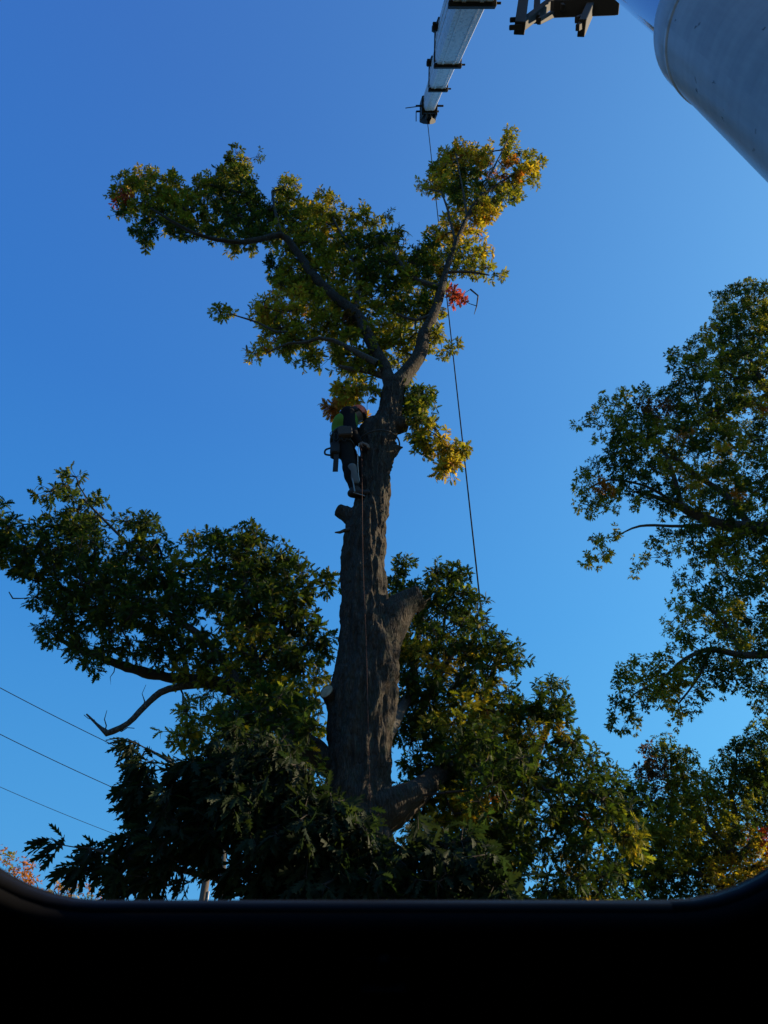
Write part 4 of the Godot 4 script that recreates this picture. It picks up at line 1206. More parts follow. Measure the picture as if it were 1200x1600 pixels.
# ------------------------------------------------------------------ young oak in front, its crown hanging over the trunk's foot
func build_young_oak() -> void:
	var base := Vector3(-0.5, 0, -5.0)
	var o := thing("young_oak", "young oak with large drooping leaves, their green darkened to look shaded, in front of the big trunk", "tree", base)
	var t := tree_of(o, 202, 0.135)
	limb(t, [-0.5, 0.0, -5.0, 0.09, -0.48, 1.5, -5.02, 0.075, -0.52, 2.8, -5.0, 0.06, -0.45, 3.6, -4.98, 0.045, -0.4, 4.6, -5.0, 0.02], 14, 0.004, 0.1, "trunk")
	limb(t, [-0.293, 3.974, -4.95, 0.037, -0.691, 4.282, -4.95, 0.027, -1.059, 4.429, -4.95, 0.02, -1.468, 4.505, -4.95, 0.014, -1.851, 4.603, -4.95, 0.008], 10)
	limb(t, [-0.381, 4.191, -5, 0.031, -0.648, 4.602, -5, 0.024, -0.928, 4.892, -5, 0.019, -1.305, 5.114, -5, 0.013, -1.649, 5.301, -5, 0.007], 10)
	limb(t, [-0.684, 4.266, -4.9, 0.019, -0.953, 4.564, -4.9, 0.016, -1.26, 4.723, -4.9, 0.012, -1.572, 4.848, -4.9, 0.007], 8)
	limb(t, [-0.22, 4.026, -4.9, 0.033, 0.076, 4.302, -4.9, 0.023, 0.353, 4.487, -4.9, 0.016, 0.592, 4.525, -4.9, 0.008], 10)
	limb(t, [-0.233, 4.221, -5.1, 0.031, -0.163, 4.521, -5.1, 0.02, -0.042, 4.722, -5.1, 0.013], 8)
	var look := {"spacing": 0.1, "margin": 0.05, "thick": 0.4, "reach": 0.12, "shoots": 5, "leaves": 6, "keep": 0.36, "gap_size": 1.6, "slim": 0.75, "droop": 1.3, "lean": Vector3(-0.45, 0, 0.1), "mix": [0.06, 0.02, 0.0, 0.0, 0.0, 0.0, 0.92]}  # leaves take mostly the green that has shade painted in
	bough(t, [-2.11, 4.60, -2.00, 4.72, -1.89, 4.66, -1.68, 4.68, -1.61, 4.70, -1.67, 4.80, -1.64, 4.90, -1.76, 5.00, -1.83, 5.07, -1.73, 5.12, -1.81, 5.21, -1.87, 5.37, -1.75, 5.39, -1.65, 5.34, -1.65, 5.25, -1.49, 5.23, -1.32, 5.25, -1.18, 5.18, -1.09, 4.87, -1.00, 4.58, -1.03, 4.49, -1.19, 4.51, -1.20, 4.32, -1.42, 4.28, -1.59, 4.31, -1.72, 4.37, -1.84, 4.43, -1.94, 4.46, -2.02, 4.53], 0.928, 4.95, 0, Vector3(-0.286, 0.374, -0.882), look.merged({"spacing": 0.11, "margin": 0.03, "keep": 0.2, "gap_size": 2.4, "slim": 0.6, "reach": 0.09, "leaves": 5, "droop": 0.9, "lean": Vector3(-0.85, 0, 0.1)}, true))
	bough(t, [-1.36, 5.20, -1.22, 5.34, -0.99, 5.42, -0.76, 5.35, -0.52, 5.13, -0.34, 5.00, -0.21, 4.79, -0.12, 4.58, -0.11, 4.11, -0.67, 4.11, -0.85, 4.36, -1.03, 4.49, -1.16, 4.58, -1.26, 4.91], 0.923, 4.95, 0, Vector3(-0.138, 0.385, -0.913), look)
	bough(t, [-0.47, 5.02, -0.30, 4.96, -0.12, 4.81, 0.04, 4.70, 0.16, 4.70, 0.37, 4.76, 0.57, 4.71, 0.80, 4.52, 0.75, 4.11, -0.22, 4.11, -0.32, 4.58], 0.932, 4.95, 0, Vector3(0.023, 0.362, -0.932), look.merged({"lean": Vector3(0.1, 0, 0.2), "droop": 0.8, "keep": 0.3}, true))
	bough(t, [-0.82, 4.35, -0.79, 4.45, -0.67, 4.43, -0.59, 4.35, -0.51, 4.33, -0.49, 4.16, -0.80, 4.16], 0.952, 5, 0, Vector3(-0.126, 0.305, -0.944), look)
	finish_tree(t, true, 300, EYE)

# ------------------------------------------------------------------ oaks on the right
func build_right_oaks() -> void:
	var o := thing("oak_tree", "large spreading oak with green and bronze leaves on long level limbs", "tree", Vector3(10.6, 0, -12.5))
	var t := tree_of(o, 303, 0.1)
	limb(t, [10.6, 0, -12.5, 0.6, 10.5, 4, -12.5, 0.45, 10.4, 9, -12.4, 0.4, 10.6, 14, -12.3, 0.34, 10.9, 19, -12.2, 0.25, 11.2, 23, -12.1, 0.1], 22, 0.012, 0.12, "trunk", M.bark, 0.5)
	limb(t, [10.965, 13.555, -12, 0.227, 9.472, 13.828, -12, 0.189, 8.177, 13.996, -12, 0.15, 7.257, 14.108, -12, 0.123, 6.733, 14.434, -12, 0.104, 6.454, 14.689, -12, 0.084, 5.966, 14.99, -12, 0.043, 5.572, 15.133, -12, 0.021], 12)
	limb(t, [6.497, 14.59, -12, 0.07, 6.587, 15.404, -12, 0.058, 6.606, 16.387, -12, 0.045, 6.476, 17.087, -12, 0.031], 8)
	limb(t, [7.849, 14.033, -12, 0.082, 7.56, 15.092, -12, 0.064, 7.138, 15.616, -12, 0.058, 6.756, 16.387, -12, 0.038], 8)
	limb(t, [7.318, 14.203, -12.1, 0.041, 6.341, 14.165, -12.1, 0.033, 5.514, 14.165, -12.1, 0.025, 4.892, 13.828, -12.1, 0.014], 8)
	limb(t, [12.118, 16.616, -12, 0.151, 10.777, 17.825, -12, 0.111, 9.875, 18.876, -12, 0.091, 9.713, 19.376, -12, 0.067, 9.229, 19.433, -12, 0.04, 8.9, 20.012, -12, 0.026], 10)
	limb(t, [9.875, 18.876, -12, 0.066, 9.854, 20.31, -12, 0.052, 9.909, 21.565, -12, 0.036], 8)
	limb(t, [6.454, 14.689, -12, 0.042, 5.897, 15.299, -12, 0.029, 5.077, 15.509, -12, 0.023, 4.422, 15.092, -12, 0.014], 8)
	limb(t, [9.098, 10.31, -11.8, 0.114, 8.01, 10.715, -11.8, 0.093, 6.955, 10.688, -11.8, 0.075, 6.483, 10.66, -11.8, 0.064, 5.941, 10.785, -11.8, 0.047, 5.419, 10.578, -11.8, 0.035, 4.984, 10.23, -11.8, 0.027, 4.333, 9.856, -11.8, 0.016], 10)
	limb(t, [6.483, 10.66, -11.8, 0.046, 6.372, 11.43, -11.8, 0.036, 6.02, 11.884, -11.8, 0.025], 8)
	limb(t, [5.941, 10.785, -11.8, 0.035, 5.535, 10.178, -11.8, 0.023, 5.061, 9.669, -11.8, 0.015], 8)
	t.spots = [[Vector3(9.224, 21.565, -12), 0.30, 2], [Vector3(7.551, 19.433, -12), 0.25, 2], [Vector3(8.39, 19.433, -12), 0.30, 1], [Vector3(6.878, 18.081, -12), 0.45, 5], [Vector3(7.138, 16.967, -12), 0.20, 3], [Vector3(9.438, 18.081, -12), 0.25, 3], [Vector3(7.993, 16.501, -12), 0.30, 2], [Vector3(4.89, 15.299, -12), 0.20, 3], [Vector3(7.845, 15.092, -12), 0.20, 3], [Vector3(7.005, 15.404, -12), 0.25, 2], [Vector3(6.039, 10.52, -12), 0.12, 3], [Vector3(6.613, 12.856, -12), 0.35, 1], [Vector3(7.637, 13.2, -12), 0.30, 1]]
	var look := {"spacing": 0.255, "margin": 0.12, "thick": 1.3, "reach": 0.21, "shoots": 11, "leaves": 8, "keep": 0.36, "gap_size": 0.8, "shoot_twigs": false, "mix": [0.55, 0.42, 0.03]}
	bough(t, [12.36, 23.29, 12.39, 24.42, 11.80, 24.42, 11.51, 24.78, 10.79, 24.27, 9.97, 23.81, 9.73, 23.00, 9.27, 22.03, 8.86, 21.60, 8.38, 21.11, 7.70, 20.61, 7.44, 19.78, 7.42, 19.32, 7.16, 19.07, 6.92, 18.99, 6.60, 19.15, 6.47, 18.82, 6.13, 19.15, 5.55, 18.55, 5.05, 18.05, 4.69, 17.75, 4.73, 17.06, 5.16, 17.28, 4.93, 16.92, 4.93, 16.34, 4.31, 15.79, 4.28, 15.32, 3.92, 14.99, 4.04, 14.43, 4.25, 14.13, 4.64, 14.38, 5.14, 14.43, 5.59, 14.59, 5.91, 14.49, 6.32, 14.20, 5.85, 14.01, 5.35, 13.55, 5.04, 13.06, 5.04, 12.60, 5.49, 12.84, 6.14, 13.03, 6.53, 13.03, 6.93, 13.03, 7.84, 13.03, 8.49, 13.03], 0.692, 12, 0, Vector3(0.333, 0.722, -0.606), look)
	bough(t, [4.84, 14.07, 5.06, 13.96, 4.97, 13.55, 4.49, 13.01, 3.88, 12.74, 4.27, 13.79], 0.765, 12, 0, Vector3(0.273, 0.644, -0.715), look.merged({"spacing": 0.3, "thick": 0.4, "margin": 0.08, "reach": 0.2}, true))
	bough(t, [8.75, 13.92, 8.08, 13.92, 7.11, 13.83, 6.21, 13.03, 5.76, 12.49, 5.59, 12.04, 5.24, 11.46, 5.24, 11.00, 5.06, 10.76, 4.48, 10.70, 3.96, 10.38, 3.94, 10.05, 3.74, 9.74, 3.80, 9.23, 4.05, 9.10, 4.35, 9.21, 4.47, 9.48, 4.68, 9.27, 4.90, 9.23, 5.41, 9.44, 5.43, 9.79, 5.61, 9.87, 5.85, 9.78, 6.19, 9.87, 6.22, 9.36, 6.47, 9.30, 7.01, 9.30], 0.858, 11.8, 0, Vector3(0.358, 0.513, -0.78), look.merged({"keep": 0.3}, true))
	# unseen rest of its crown, beyond the frame, shaped to shade the main oak
	var round := look.merged({"spacing": 0.7, "reach": 0.6, "shoots": 10, "thick": 2.2, "keep": 1.0}, true)
	bough(t, [12.58, 24.32, 13.98, 24.32, 14.89, 21.19, 17.47, 18.85, 16.95, 15.08, 14.58, 11.56, 11.83, 9.50, 9.63, 10.14, 7.40, 10.14], 0.829, 12.6, 0, Vector3(0.592, 0.56, -0.579), round)
	bough(t, [8.57, 15.00, 10.90, 15.86, 13.06, 14.60, 12.69, 12.13, 9.19, 8.17, 7.07, 8.17, 7.10, 10.69], 0.836, 9.6, 0, Vector3(0.591, 0.549, -0.591), round)
	bough(t, [6.91, 10.99, 8.78, 11.86, 9.85, 10.99, 9.66, 9.28, 7.28, 6.73, 5.60, 6.73, 5.83, 8.25], 0.867, 7.9, 0, Vector3(0.599, 0.499, -0.626), round.merged({"thick": 1.2}, true))  # lobe added on the sun side to shade the low foliage
	bough(t, [14.52, 25.45, 18.69, 26.24, 21.06, 23.25, 19.41, 17.93, 14.06, 12.18, 10.25, 12.18], 0.815, 15.5, 0, Vector3(0.583, 0.579, -0.57), round)
	finish_tree(t, false)
	# a lower oak further back
	var o2 := thing("oak_tree", "lower gnarled oak behind, its yellowing crown down under the spreading oak", "tree", Vector3(8.6, 0, -17.5))
	var t2 := tree_of(o2, 404, 0.11)
	limb(t2, [8.6, 0, -17.5, 0.45, 8.5, 4, -17.5, 0.34, 8.3, 7.2, -17.5, 0.27, 8.0, 9.0, -17.5, 0.2], 16, 0.01, 0.15, "trunk", M.bark, 0.6)
	limb(t2, [7.647, 9.077, -17.3, 0.125, 7.375, 9.559, -17.3, 0.092, 7.02, 10.062, -17.3, 0.072, 6.552, 10.209, -17.3, 0.051, 6.023, 10.433, -17.3, 0.029], 10)
	limb(t2, [7.691, 9.114, -17.4, 0.098, 6.871, 9.182, -17.4, 0.07, 6.328, 9.251, -17.4, 0.056, 5.782, 9.32, -17.4, 0.028], 8)
	limb(t2, [7.659, 9.358, -17.5, 0.085, 8.029, 10.073, -17.5, 0.073, 8.121, 10.831, -17.5, 0.045, 8.475, 11.471, -17.5, 0.031], 8)
	limb(t2, [7.06, 10.104, -17.4, 0.051, 7.07, 10.941, -17.4, 0.039, 6.937, 11.585, -17.4, 0.025], 8)
	limb(t2, [7.691, 9.114, -17.4, 0.084, 8.658, 9.885, -17.4, 0.058, 9.627, 10.941, -17.4, 0.045], 8)
	limb(t2, [7.417, 8.356, -17.3, 0.081, 6.737, 8.81, -17.3, 0.062, 5.922, 8.85, -17.3, 0.041, 5.484, 8.744, -17.3, 0.027], 8)
	t2.spots = [[Vector3(7.05, 10.327, -17.4), 1.0, 1], [Vector3(7.729, 10.63, -17.4), 0.7, 1], [Vector3(8.321, 9.32, -17.4), 0.5, 2], [Vector3(7.377, 8.779, -17.4), 0.5, 2], [Vector3(8.043, 8.912, -17.4), 0.4, 2], [Vector3(8.439, 9.458, -17.4), 0.25, 4], [Vector3(6.243, 11.259, -17.4), 0.6, 5], [Vector3(6.081, 9.389, -17.4), 0.6, 1]]
	var look2 := {"spacing": 0.25, "margin": 0.15, "thick": 1.6, "reach": 0.28, "shoots": 14, "leaves": 8, "keep": 0.62, "gap_size": 0.45, "shoot_twigs": false, "mix": [0.82, 0.17, 0.01]}
	bough(t2, [5.37, 10.71, 5.74, 11.10, 6.14, 11.28, 6.35, 11.90, 7.04, 12.02, 7.37, 11.85, 7.60, 11.32, 7.78, 11.21, 7.98, 11.50, 8.17, 11.62, 8.59, 12.09, 9.03, 12.40, 9.60, 12.58, 10.25, 12.61, 9.33, 9.74, 8.63, 7.89, 4.78, 7.89, 4.79, 9.32], 0.916, 17.4, 0, Vector3(0.36, 0.401, -0.842), look2)
	finish_tree(t2, false)

func small_tree(label: String, at: Vector3, trunk: Array, d: float, outline: Array, k: float, d0: float, slope: float, through: Vector3, mixw: Array, sd: int, spacing: float) -> void:
	var o := thing("autumn_tree", label, "tree", at, "autumn trees in the distance")
	var t := tree_of(o, sd, 0.19)
	limb(t, trunk, 12, 0.006, 0.1, "trunk", M.limb_bark, 0.4)
	bough(t, outline, k, d0, slope, through, {"spacing": spacing, "margin": 0.1, "thick": 2.0, "reach": 0.5, "shoots": 6, "leaves": 8, "keep": 0.3, "gap_size": 0.3, "shoot_twigs": false, "mix": mixw})
	finish_tree(t, false)

func build_far_trees() -> void:
	small_tree("bare topped tree with thin rust orange leaves beyond the cab window's corner", Vector3(-21, 0, -38), [-21, 0, -38, 0.3, -21, 8, -38, 0.2, -20.5, 15, -38, 0.08], 38, [-22.18, 17.16, -20.44, 17.46, -18.45, 17.07, -17.76, 16.86, -17.33, 17.04, -16.91, 16.50, -16.44, 16.56, -16.32, 15.98, -15.68, 15.55, -14.90, 12.98, -20.43, 12.98], 0.954, 38, 0, Vector3(-0.406, 0.301, -0.863), [0.0, 0.05, 0.15, 0.65, 0.0, 0.15], 505, 0.42)
	small_tree("low olive and orange tree beside the rust orange one", Vector3(-16, 0, -39), [-16, 0, -39, 0.25, -16, 8, -39, 0.16, -15.8, 14, -39, 0.06], 39, [-16.27, 15.97, -15.71, 16.15, -15.08, 16.09, -14.58, 15.94, -13.81, 15.94, -13.50, 15.45, -12.52, 13.26, -15.73, 13.26], 0.958, 39, 0, Vector3(-0.337, 0.288, -0.897), [0.1, 0.35, 0.2, 0.25, 0.0, 0.1], 606, 0.45)
	small_tree("red and orange tree showing through the gap beside the big trunk", Vector3(-4.6, 0, -34), [-3.747, 4.008, -34, 0.167, -4.014, 9.313, -34, 0.143, -4.106, 12.366, -34, 0.103, -4.081, 13.817, -34, 0.053], 34, [-5.35, 13.82, -5.25, 14.53, -5.04, 15.10, -4.35, 15.05, -3.74, 14.89, -3.37, 14.19, -3.05, 11.90, -5.13, 11.90], 0.951, 34, 0, Vector3(-0.122, 0.31, -0.943), [0.0, 0.0, 0.1, 0.4, 0.5, 0.0], 707, 0.5)
	small_tree("orange brown tree with straight sunlit trunk behind the utility pole", Vector3(-7.2, 0, -33), [-5.152, 3.969, -33, 0.162, -5.913, 9.119, -33, 0.162, -6.36, 12.31, -33, 0.16, -6.58, 13.98, -33, 0.156, -6.803, 16.054, -33, 0.109, -7.033, 18.033, -33, 0.043], 33, [-6.52, 14.10, -6.22, 14.18, -5.71, 13.86, -5.44, 12.77, -5.30, 11.63, -6.26, 11.63, -6.53, 13.49], 0.955, 33, 0, Vector3(-0.171, 0.295, -0.94), [0.0, 0.1, 0.2, 0.55, 0.05, 0.1], 808, 0.5)

# ------------------------------------------------------------------ pole and wires
func build_pole() -> void:
	var top := Vector3(-5.715, 14.897, -26)
	var foot := Vector3(top.x, 0, top.z)
	var o := thing("utility_pole", "wooden utility pole with pale conduit seen through the low leaves", "pole", foot)
	var st := new_st()
	tube(st, curve_of([foot.x, 0, foot.z, 0.17, foot.x, top.y * 0.5, foot.z, 0.14, foot.x, top.y, foot.z, 0.11], 0.5), 16)
	part(o, "pole", done(st), M.pole)
	var cs := new_st()
	rod(cs, foot + Vector3(0.17, 0.0, 0.05), foot + Vector3(0.15, top.y * 0.76, 0.05), 0.03)
	part(o, "conduit", done(cs), M.conduit)
	var ar := new_st()
	var ay := (Vector3(-5.435, 12.022, -26)).y
	rod(ar, Vector3(foot.x, ay, foot.z), Vector3(foot.x + 0.28, ay - 0.08, foot.z + 0.3), 0.03)
	part(o, "lamp_arm", done(ar), M.conduit)
	var lm := new_st()
	lathe(lm, Vector3(foot.x + 0.3, ay - 0.2, foot.z + 0.32), Vector3.UP, [Vector2(0.01, -0.08), Vector2(0.12, -0.06), Vector2(0.15, 0.0), Vector2(0.1, 0.08), Vector2(0.02, 0.12)], 16)
	part(o, "lamp_head", done(lm), M.grey_steel)
	var xs := new_st()
	box(xs, Vector3(foot.x, top.y - 0.2, foot.z + 0.16), Vector3(1.1, 0.06, 0.05))
	part(o, "crossarm", done(xs), M.pole)
	var ends := [[Vector3(-15.357, 16.201, -17), Vector3(-5.663, 14.55, -26), 0.012, "upper dark power line crossing behind the bare oak branch"], [Vector3(-14.502, 14.488, -17), Vector3(-5.58, 13.264, -26), 0.011, "middle power line running to the pole behind the leaves"], [Vector3(-13.586, 12.65, -17), Vector3(-5.435, 12.022, -26), 0.007, "lowest thin pale service wire running to the pole behind the leaves"]]
	for e in ends:
		var w := thing("power_line", e[3], "power line", e[0], "overhead lines running to the pole")
		var ws := new_st()
		var pts := []
		for i in 25:
			var u := i / 24.0
			var q: Vector3 = e[0].lerp(e[1], u) - Vector3(0, 0.25 * 4.0 * u * (1.0 - u), 0)
			pts.append([q, e[2]])
		tube(ws, pts, 6)
		part(w, "wire", done(ws), M.rope)

# ------------------------------------------------------------------ climber
func hand_bones(w: Vector3, dir: Vector3, back: Vector3, curl: float, thumb_side: float) -> Array:
	var d := dir.normalized()
	var b := (back - d * back.dot(d)).normalized()
	var s := d.cross(b).normalized()
	var out := [[w - d * 0.02, w + d * 0.03, 0.028, 0.03]]
	var palm := w + d * 0.085
	for i in 4:
		out.append([w + d * 0.02 + s * (i - 1.5) * 0.014, palm + s * (i - 1.5) * 0.021, 0.017, 0.014])
		var len: float = [0.036, 0.043, 0.04, 0.032][i]
		var p := palm + s * (i - 1.5) * 0.021
		var a := curl * 0.5
		for j in 3:
			var dd := d * cos(a) - b * sin(a)
			var q: Vector3 = p + dd * len * [1.0, 0.75, 0.6][j]
			out.append([p, q, [0.0095, 0.009, 0.0082][j], [0.009, 0.0082, 0.0075][j]])
			p = q
			a += curl
	var tp := w + d * 0.03 + s * thumb_side * 0.03
	var t1 := tp + (d * 0.6 + s * thumb_side * 0.7 - b * 0.35).normalized() * 0.042
	var t2 := t1 + (d * 0.9 - b * 0.5).normalized() * 0.032
	out.append([w + d * 0.02, tp, 0.018, 0.014])
	out.append([tp, t1, 0.013, 0.0105])
	out.append([t1, t2, 0.0105, 0.009])
	return out

func grown(bones: Array, by: float) -> Array:
	var out := []
	for b in bones:
		out.append([b[0], b[1], b[2] + by, b[3] + by])
	return out

func build_person() -> void:
	var z := Vector3(0, 0, 1)
	var hip := Vector3(-0.513, 10.22, -6.42)
	var waist := Vector3(-0.527, 10.371, -6.42)
	var chest := Vector3(-0.517, 10.539, -6.42)
	var sh := Vector3(-0.47, 10.658, -6.42)
	var neck := Vector3(-0.43, 10.718, -6.42)
	var head := Vector3(-0.386, 10.785, -6.42)
	var o := thing("person", "climber in orange helmet and green vest strapped to the oak's stem", "person", Vector3(hip.x, hip.y - 0.9, hip.z))
	# joints of both sides: near (towards the camera, +z) and far
	var shn := sh + z * 0.17 + Vector3(0, -0.03, 0)
	var shf := sh - z * 0.17 + Vector3(0, -0.03, 0)
	var eln := Vector3(-0.394, 10.206, -6.25)
	var elf := Vector3(-0.375, 10.666, -6.6)
	var wrn := Vector3(-0.312, 10.104, -6.3)
	var wrf := Vector3(-0.3, 10.423, -6.55)
	var hpn := hip + z * 0.1
	var hpf := hip - z * 0.1
	var knn := Vector3(-0.412, 9.662, -6.32)
	var knf := Vector3(-0.344, 9.921, -6.48)
	var ann := Vector3(-0.341, 9.312, -6.36)
	var anf := Vector3(-0.29, 9.615, -6.5)
	var ton := ann + Vector3(0.15, -0.07, 0.02)
	var tof := anf + Vector3(0.12, -0.07, 0.0)
	var fd := (head - neck).normalized()
	var face := (Vector3(0.85, -0.55, 0.05)).normalized()     # looks down at the stem
	var torso := [[hip, waist, 0.115, 0.105], [hpn, hpf, 0.1, 0.1], [waist, chest, 0.105, 0.12], [chest, sh, 0.12, 0.1], [chest + z * 0.07, chest - z * 0.07, 0.112, 0.112], [shn, shf, 0.068, 0.068]]
	var arms := [[shn, eln, 0.062, 0.047], [eln, wrn, 0.046, 0.032], [shf, elf, 0.062, 0.047], [elf, wrf, 0.046, 0.032]]
	var legs := [[hpn, knn, 0.085, 0.058], [knn, knn.lerp(ann, 0.35), 0.064, 0.062], [knn.lerp(ann, 0.35), ann, 0.062, 0.042], [hpf, knf, 0.085, 0.058], [knf, knf.lerp(anf, 0.35), 0.064, 0.062], [knf.lerp(anf, 0.35), anf, 0.062, 0.042]]
	var feet := [[ann + Vector3(-0.045, -0.055, 0), ton, 0.036, 0.028], [ann, ann + Vector3(0, -0.05, 0), 0.045, 0.045], [anf + Vector3(-0.045, -0.055, 0), tof, 0.036, 0.028], [anf, anf + Vector3(0, -0.05, 0), 0.045, 0.045]]
	var hc := head + fd * 0.02
	var skull := [[sh, neck, 0.065, 0.058], [neck, hc, 0.058, 0.08], [hc, hc + fd * 0.06, 0.092, 0.09], [hc - fd * 0.04 + face * 0.03, hc + face * 0.03, 0.06, 0.075]]
	var st := new_st()
	skin_of(st, torso + arms + legs + feet + skull, 0.016, 0.05)
	skin_of(st, hand_bones(wrn, Vector3(0.8, -0.35, 0.1), Vector3(0.2, 0.5, 0.8), 0.55, 1.0), 0.005, 0.012)
	skin_of(st, hand_bones(wrf, Vector3(0.8, -0.35, -0.1), Vector3(0.2, 0.6, -0.7), 0.55, -1.0), 0.005, 0.012)
	var side := face.cross(fd).normalized()
	var fu := side.cross(face).normalized()
	# features of the face: nose, brow, chin, ears
	skin_of(st, [[hc + face * 0.09 + fu * 0.012, hc + face * 0.115 - fu * 0.02, 0.011, 0.015], [hc + face * 0.09 + fu * 0.03 - side * 0.035, hc + face * 0.09 + fu * 0.03 + side * 0.035, 0.014, 0.014], [hc + face * 0.07 - fu * 0.075 - side * 0.015, hc + face * 0.07 - fu * 0.075 + side * 0.015, 0.026, 0.026], [hc + side * 0.09, hc + side * 0.097 + fu * 0.025, 0.014, 0.016], [hc - side * 0.09, hc - side * 0.097 + fu * 0.025, 0.014, 0.016], [hc + face * 0.085 - fu * 0.042 - side * 0.02, hc + face * 0.085 - fu * 0.042 + side * 0.02, 0.011, 0.011]], 0.006, 0.02)
	part(o, "body", done(st), M.skin)
	for s in [-1.0, 1.0]:
		var es := new_st()
		skin_of(es, [[hc + face * 0.092 + side * s * 0.032 + fu * 0.012, hc + face * 0.093 + side * s * 0.034 + fu * 0.012, 0.011, 0.011]], 0.004, 0.005)
		part(o, "eye", done(es), M.eye)
	var js := new_st()
	skin_of(js, grown(torso + arms, 0.02) + [[sh, neck + fd * 0.03, 0.095, 0.088]], 0.015, 0.05)
	part(o, "jacket", done(js), M.jacket)
	var vs := new_st()
	skin_of(vs, grown([[waist, chest, 0.112, 0.124], [chest, sh, 0.122, 0.1], [chest + z * 0.075, chest - z * 0.075, 0.116, 0.116], [sh + z * 0.1, sh - z * 0.1, 0.075, 0.075]], 0.032), 0.015, 0.04)
	part(o, "vest", done(vs), M.vest)
	var ts := new_st()
	skin_of(ts, grown([[hip, waist, 0.115, 0.105], [hpn, hpf, 0.1, 0.1]] + legs, 0.022), 0.015, 0.05)
	part(o, "trousers", done(ts), M.trousers)
	var cp := new_st()
	var kl := knn.lerp(ann, 0.15)
	skin_of(cp, [[kl + Vector3(0.015, 0, 0.05), knn.lerp(ann, 0.75) + Vector3(0.015, 0, 0.04), 0.06, 0.048]], 0.012, 0.02)
	part(o, "shin_pad", done(cp), M.chaps)
	var bt := new_st()
	skin_of(bt, grown(feet, 0.012) + [[ann, ann.lerp(knn, 0.25), 0.058, 0.062], [anf, anf.lerp(knf, 0.25), 0.058, 0.062]], 0.012, 0.03)
	part(o, "boots", done(bt), M.boots)
	for a in [[ann, knn], [anf, knf]]:
		var sp := new_st()
		var up: Vector3 = (a[1] - a[0]).normalized()
		rod(sp, a[0] + Vector3(0.0, -0.1, 0.07), a[0] + up * 0.32 + Vector3(0, 0, 0.075), 0.008, 6)
		rod(sp, a[0] + Vector3(-0.02, -0.1, 0.06), a[0] + Vector3(0.12, -0.15, 0.05), 0.007, 6)
		part(o, "climbing_spur", done(sp), M.grey_steel)
	# helmet: shell, brim, ear cup
	var hm := new_st()
	var hp := hc + fd * 0.045
	lathe(hm, hp - fu * 0.005, (fu * 0.75 + fd * 0.5).normalized(), [Vector2(0.125, -0.015), Vector2(0.122, 0.02), Vector2(0.112, 0.06), Vector2(0.085, 0.1), Vector2(0.045, 0.122), Vector2(0.001, 0.128)], 28)
	var helmet := part(o, "helmet", done(hm), M.helmet)
	var hb := new_st()
	skin_of(hb, [[hp + face * 0.11 - side * 0.06 - fu * 0.01, hp + face * 0.11 + side * 0.06 - fu * 0.01, 0.016, 0.016], [hp + face * 0.13 - side * 0.03, hp + face * 0.13 + side * 0.03, 0.014, 0.014]], 0.008, 0.02)
	part(helmet, "brim", done(hb), M.black_steel, true)
	for s in [-1.0, 1.0]:
		var em := new_st()
		lathe(em, hc + side * s * 0.088, side * s, [Vector2(0.042, 0.0), Vector2(0.045, 0.02), Vector2(0.03, 0.045), Vector2(0.001, 0.048)], 16)
		part(helmet, "ear_cup", done(em), M.black_steel, true)
	var hr := new_st()
	skin_of(hr, [[hc - face * 0.02 - fu * 0.03, hc - face * 0.04 + fu * 0.05, 0.1, 0.09], [hc + face * 0.03 - fu * 0.07, hc - fu * 0.05, 0.062, 0.08], [neck + fd * 0.01, neck + fd * 0.05 - face * 0.02, 0.075, 0.085]], 0.012, 0.03)
	part(o, "hood", done(hr), M.jacket)
	# harness: belt, leg loops, pouches, lanyard
	var hs := new_st()
	var ring := []
	for i in 25:
		var a := TAU * i / 24.0
		ring.append([hip.lerp(waist, 0.45) + Vector3(cos(a) * 0.15, 0.02 * cos(a), sin(a) * 0.215), 0.026])
	tube(hs, ring, 8, 0, 0, false)
	part(o, "harness_belt", done(hs), M.strap)
	for s in [[hpn, knn], [hpf, knf]]:
		var ls := new_st()
		var lr := []
		var c: Vector3 = s[0].lerp(s[1], 0.3)
		for i in 21:
			var a := TAU * i / 20.0
			lr.append([c + Vector3(cos(a) * 0.108, 0.03 * sin(a), sin(a) * 0.108), 0.014])
		tube(ls, lr, 6, 0, 0, false)
		part(o, "leg_loop", done(ls), M.strap)
	var po := new_st()
	box(po, hip + Vector3(0.03, -0.06, 0.25), Vector3(0.09, 0.08, 0.035), Vector3(1, 0.1, 0).normalized(), Vector3(-0.1, 1, 0).normalized(), 0.02)
	part(o, "pouch", done(po), M.pouch)
	for k in 5:
		var cb := new_st()
		var cc := hip + Vector3(-0.13 + 0.05 * k, -0.12 - 0.03 * (k % 2), 0.26 - 0.012 * k)
		var cr := []
		for i in 13:
			var a := TAU * i / 12.0
			cr.append([cc + Vector3(cos(a) * 0.025, sin(a) * 0.055, 0), 0.006])
		tube(cb, cr, 6, 0, 0, false)
		part(o, "carabiner", done(cb), M.black_steel)
	# flip line round the stem
	var ln := thing("lanyard", "short climbing lanyard looped from the climber's belt round the stem", "rope", hip)
	var lp := []
	var tc := Vector3(-0.09, 10.238, -6.5)
	for i in 30:
		var a := lerpf(-2.45, 2.45, i / 29.0)
		lp.append([tc + Vector3(cos(a) * 0.29, 0.06 * cos(a), sin(a) * 0.29), 0.011])
	lp.push_front([hip + Vector3(0.14, 0.05, -0.16), 0.011])
	lp.push_back([hip + Vector3(0.14, 0.05, 0.16), 0.011])
	var lt := new_st()
	tube(lt, lp, 7)
	part(ln, "rope", done(lt), M.strap)
	# chainsaw on a strop at the climber's back
	var q := Vector3(-0.584, 9.91, -6.3)
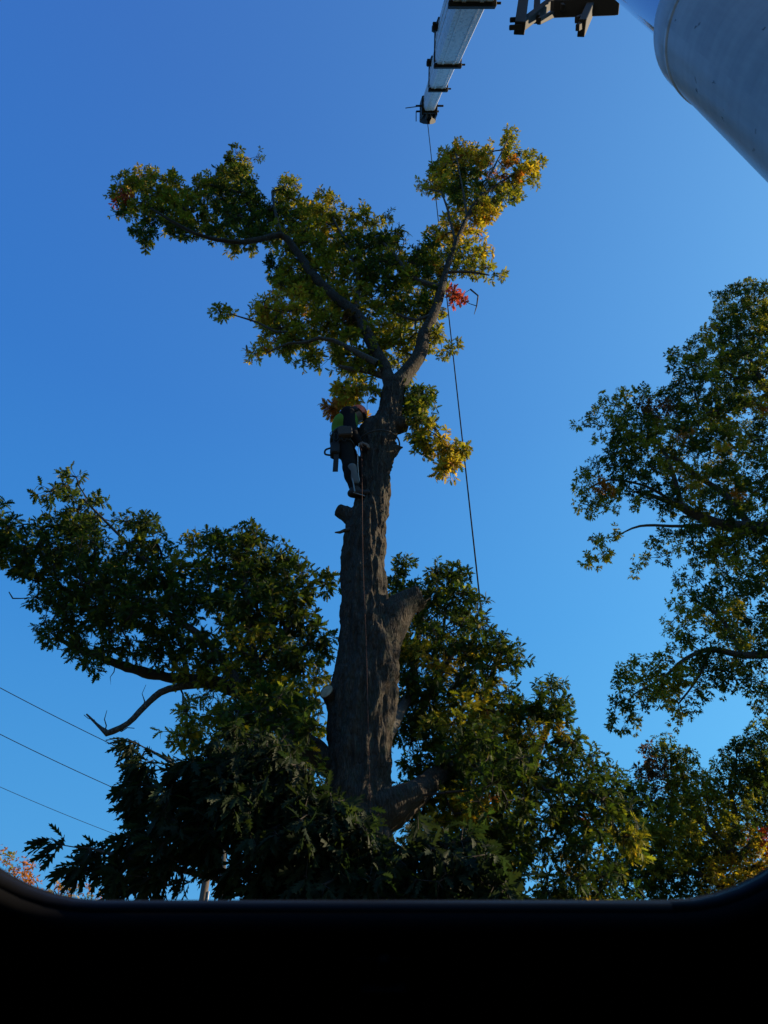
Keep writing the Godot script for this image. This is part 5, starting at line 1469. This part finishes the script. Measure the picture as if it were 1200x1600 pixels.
	var cw := thing("chainsaw", "small chainsaw hanging from the back of the climber's belt", "chainsaw", q)
	var b1 := new_st()
	box(b1, q + Vector3(-0.02, 0.05, 0), Vector3(0.06, 0.1, 0.07), Vector3.RIGHT, Vector3.UP, 0.02)
	part(cw, "motor_body", done(b1), M.black_steel)
	var b2 := new_st()
	tube(b2, curve_of([q.x - 0.07, q.y + 0.1, q.z, 0.012, q.x - 0.14, q.y + 0.06, q.z, 0.012, q.x - 0.14, q.y - 0.02, q.z, 0.012, q.x - 0.07, q.y - 0.04, q.z, 0.012], 0.02), 8)
	part(cw, "handle", done(b2), M.black_steel)
	var b3 := new_st()
	box(b3, q + Vector3(0.0, -0.2, 0.03), Vector3(0.032, 0.17, 0.005), Vector3.RIGHT, Vector3.UP, 0.004)
	part(cw, "guide_bar", done(b3), M.black_steel)
	var b4 := new_st()
	rod(b4, q + Vector3(-0.02, 0.14, 0), hip + Vector3(-0.14, 0.05, 0.1), 0.008, 6)
	part(cw, "strop", done(b4), M.strap)
	# climbing rope running down the front of the trunk
	var rp := thing("climbing_rope", "thin reddish climbing rope running down the front of the oak trunk", "rope", Vector3(-0.113, 5.374, -6.1))
	var rs := new_st()
	tube(rs, curve_of([-0.303, 10.056, -6.28, 0.003, -0.273, 9.842, -6.2, 0.003, -0.246, 8.894, -6.2, 0.003, -0.226, 8.198, -6.18, 0.002, -0.2, 7.568, -6.15, 0.002, -0.17, 6.988, -6.1, 0.002, -0.149, 6.42, -6.08, 0.002, -0.131, 5.916, -6.07, 0.002, -0.114, 5.457, -6.05, 0.002, -0.097, 4.983, -6, 0.002, -0.078, 4.218, -5.9, 0.002], 0.15), 6)
	part(rp, "strand", done(rs), M.climb_rope)
	var r2 := new_st()
	tube(r2, curve_of([-0.31, 10.033, -6.25, 0.004, -0.319, 9.77, -6.25, 0.004, -0.305, 9.483, -6.25, 0.003, -0.287, 9.349, -6.25, 0.003], 0.1), 6)
	part(rp, "loose_end", done(r2), M.conduit)
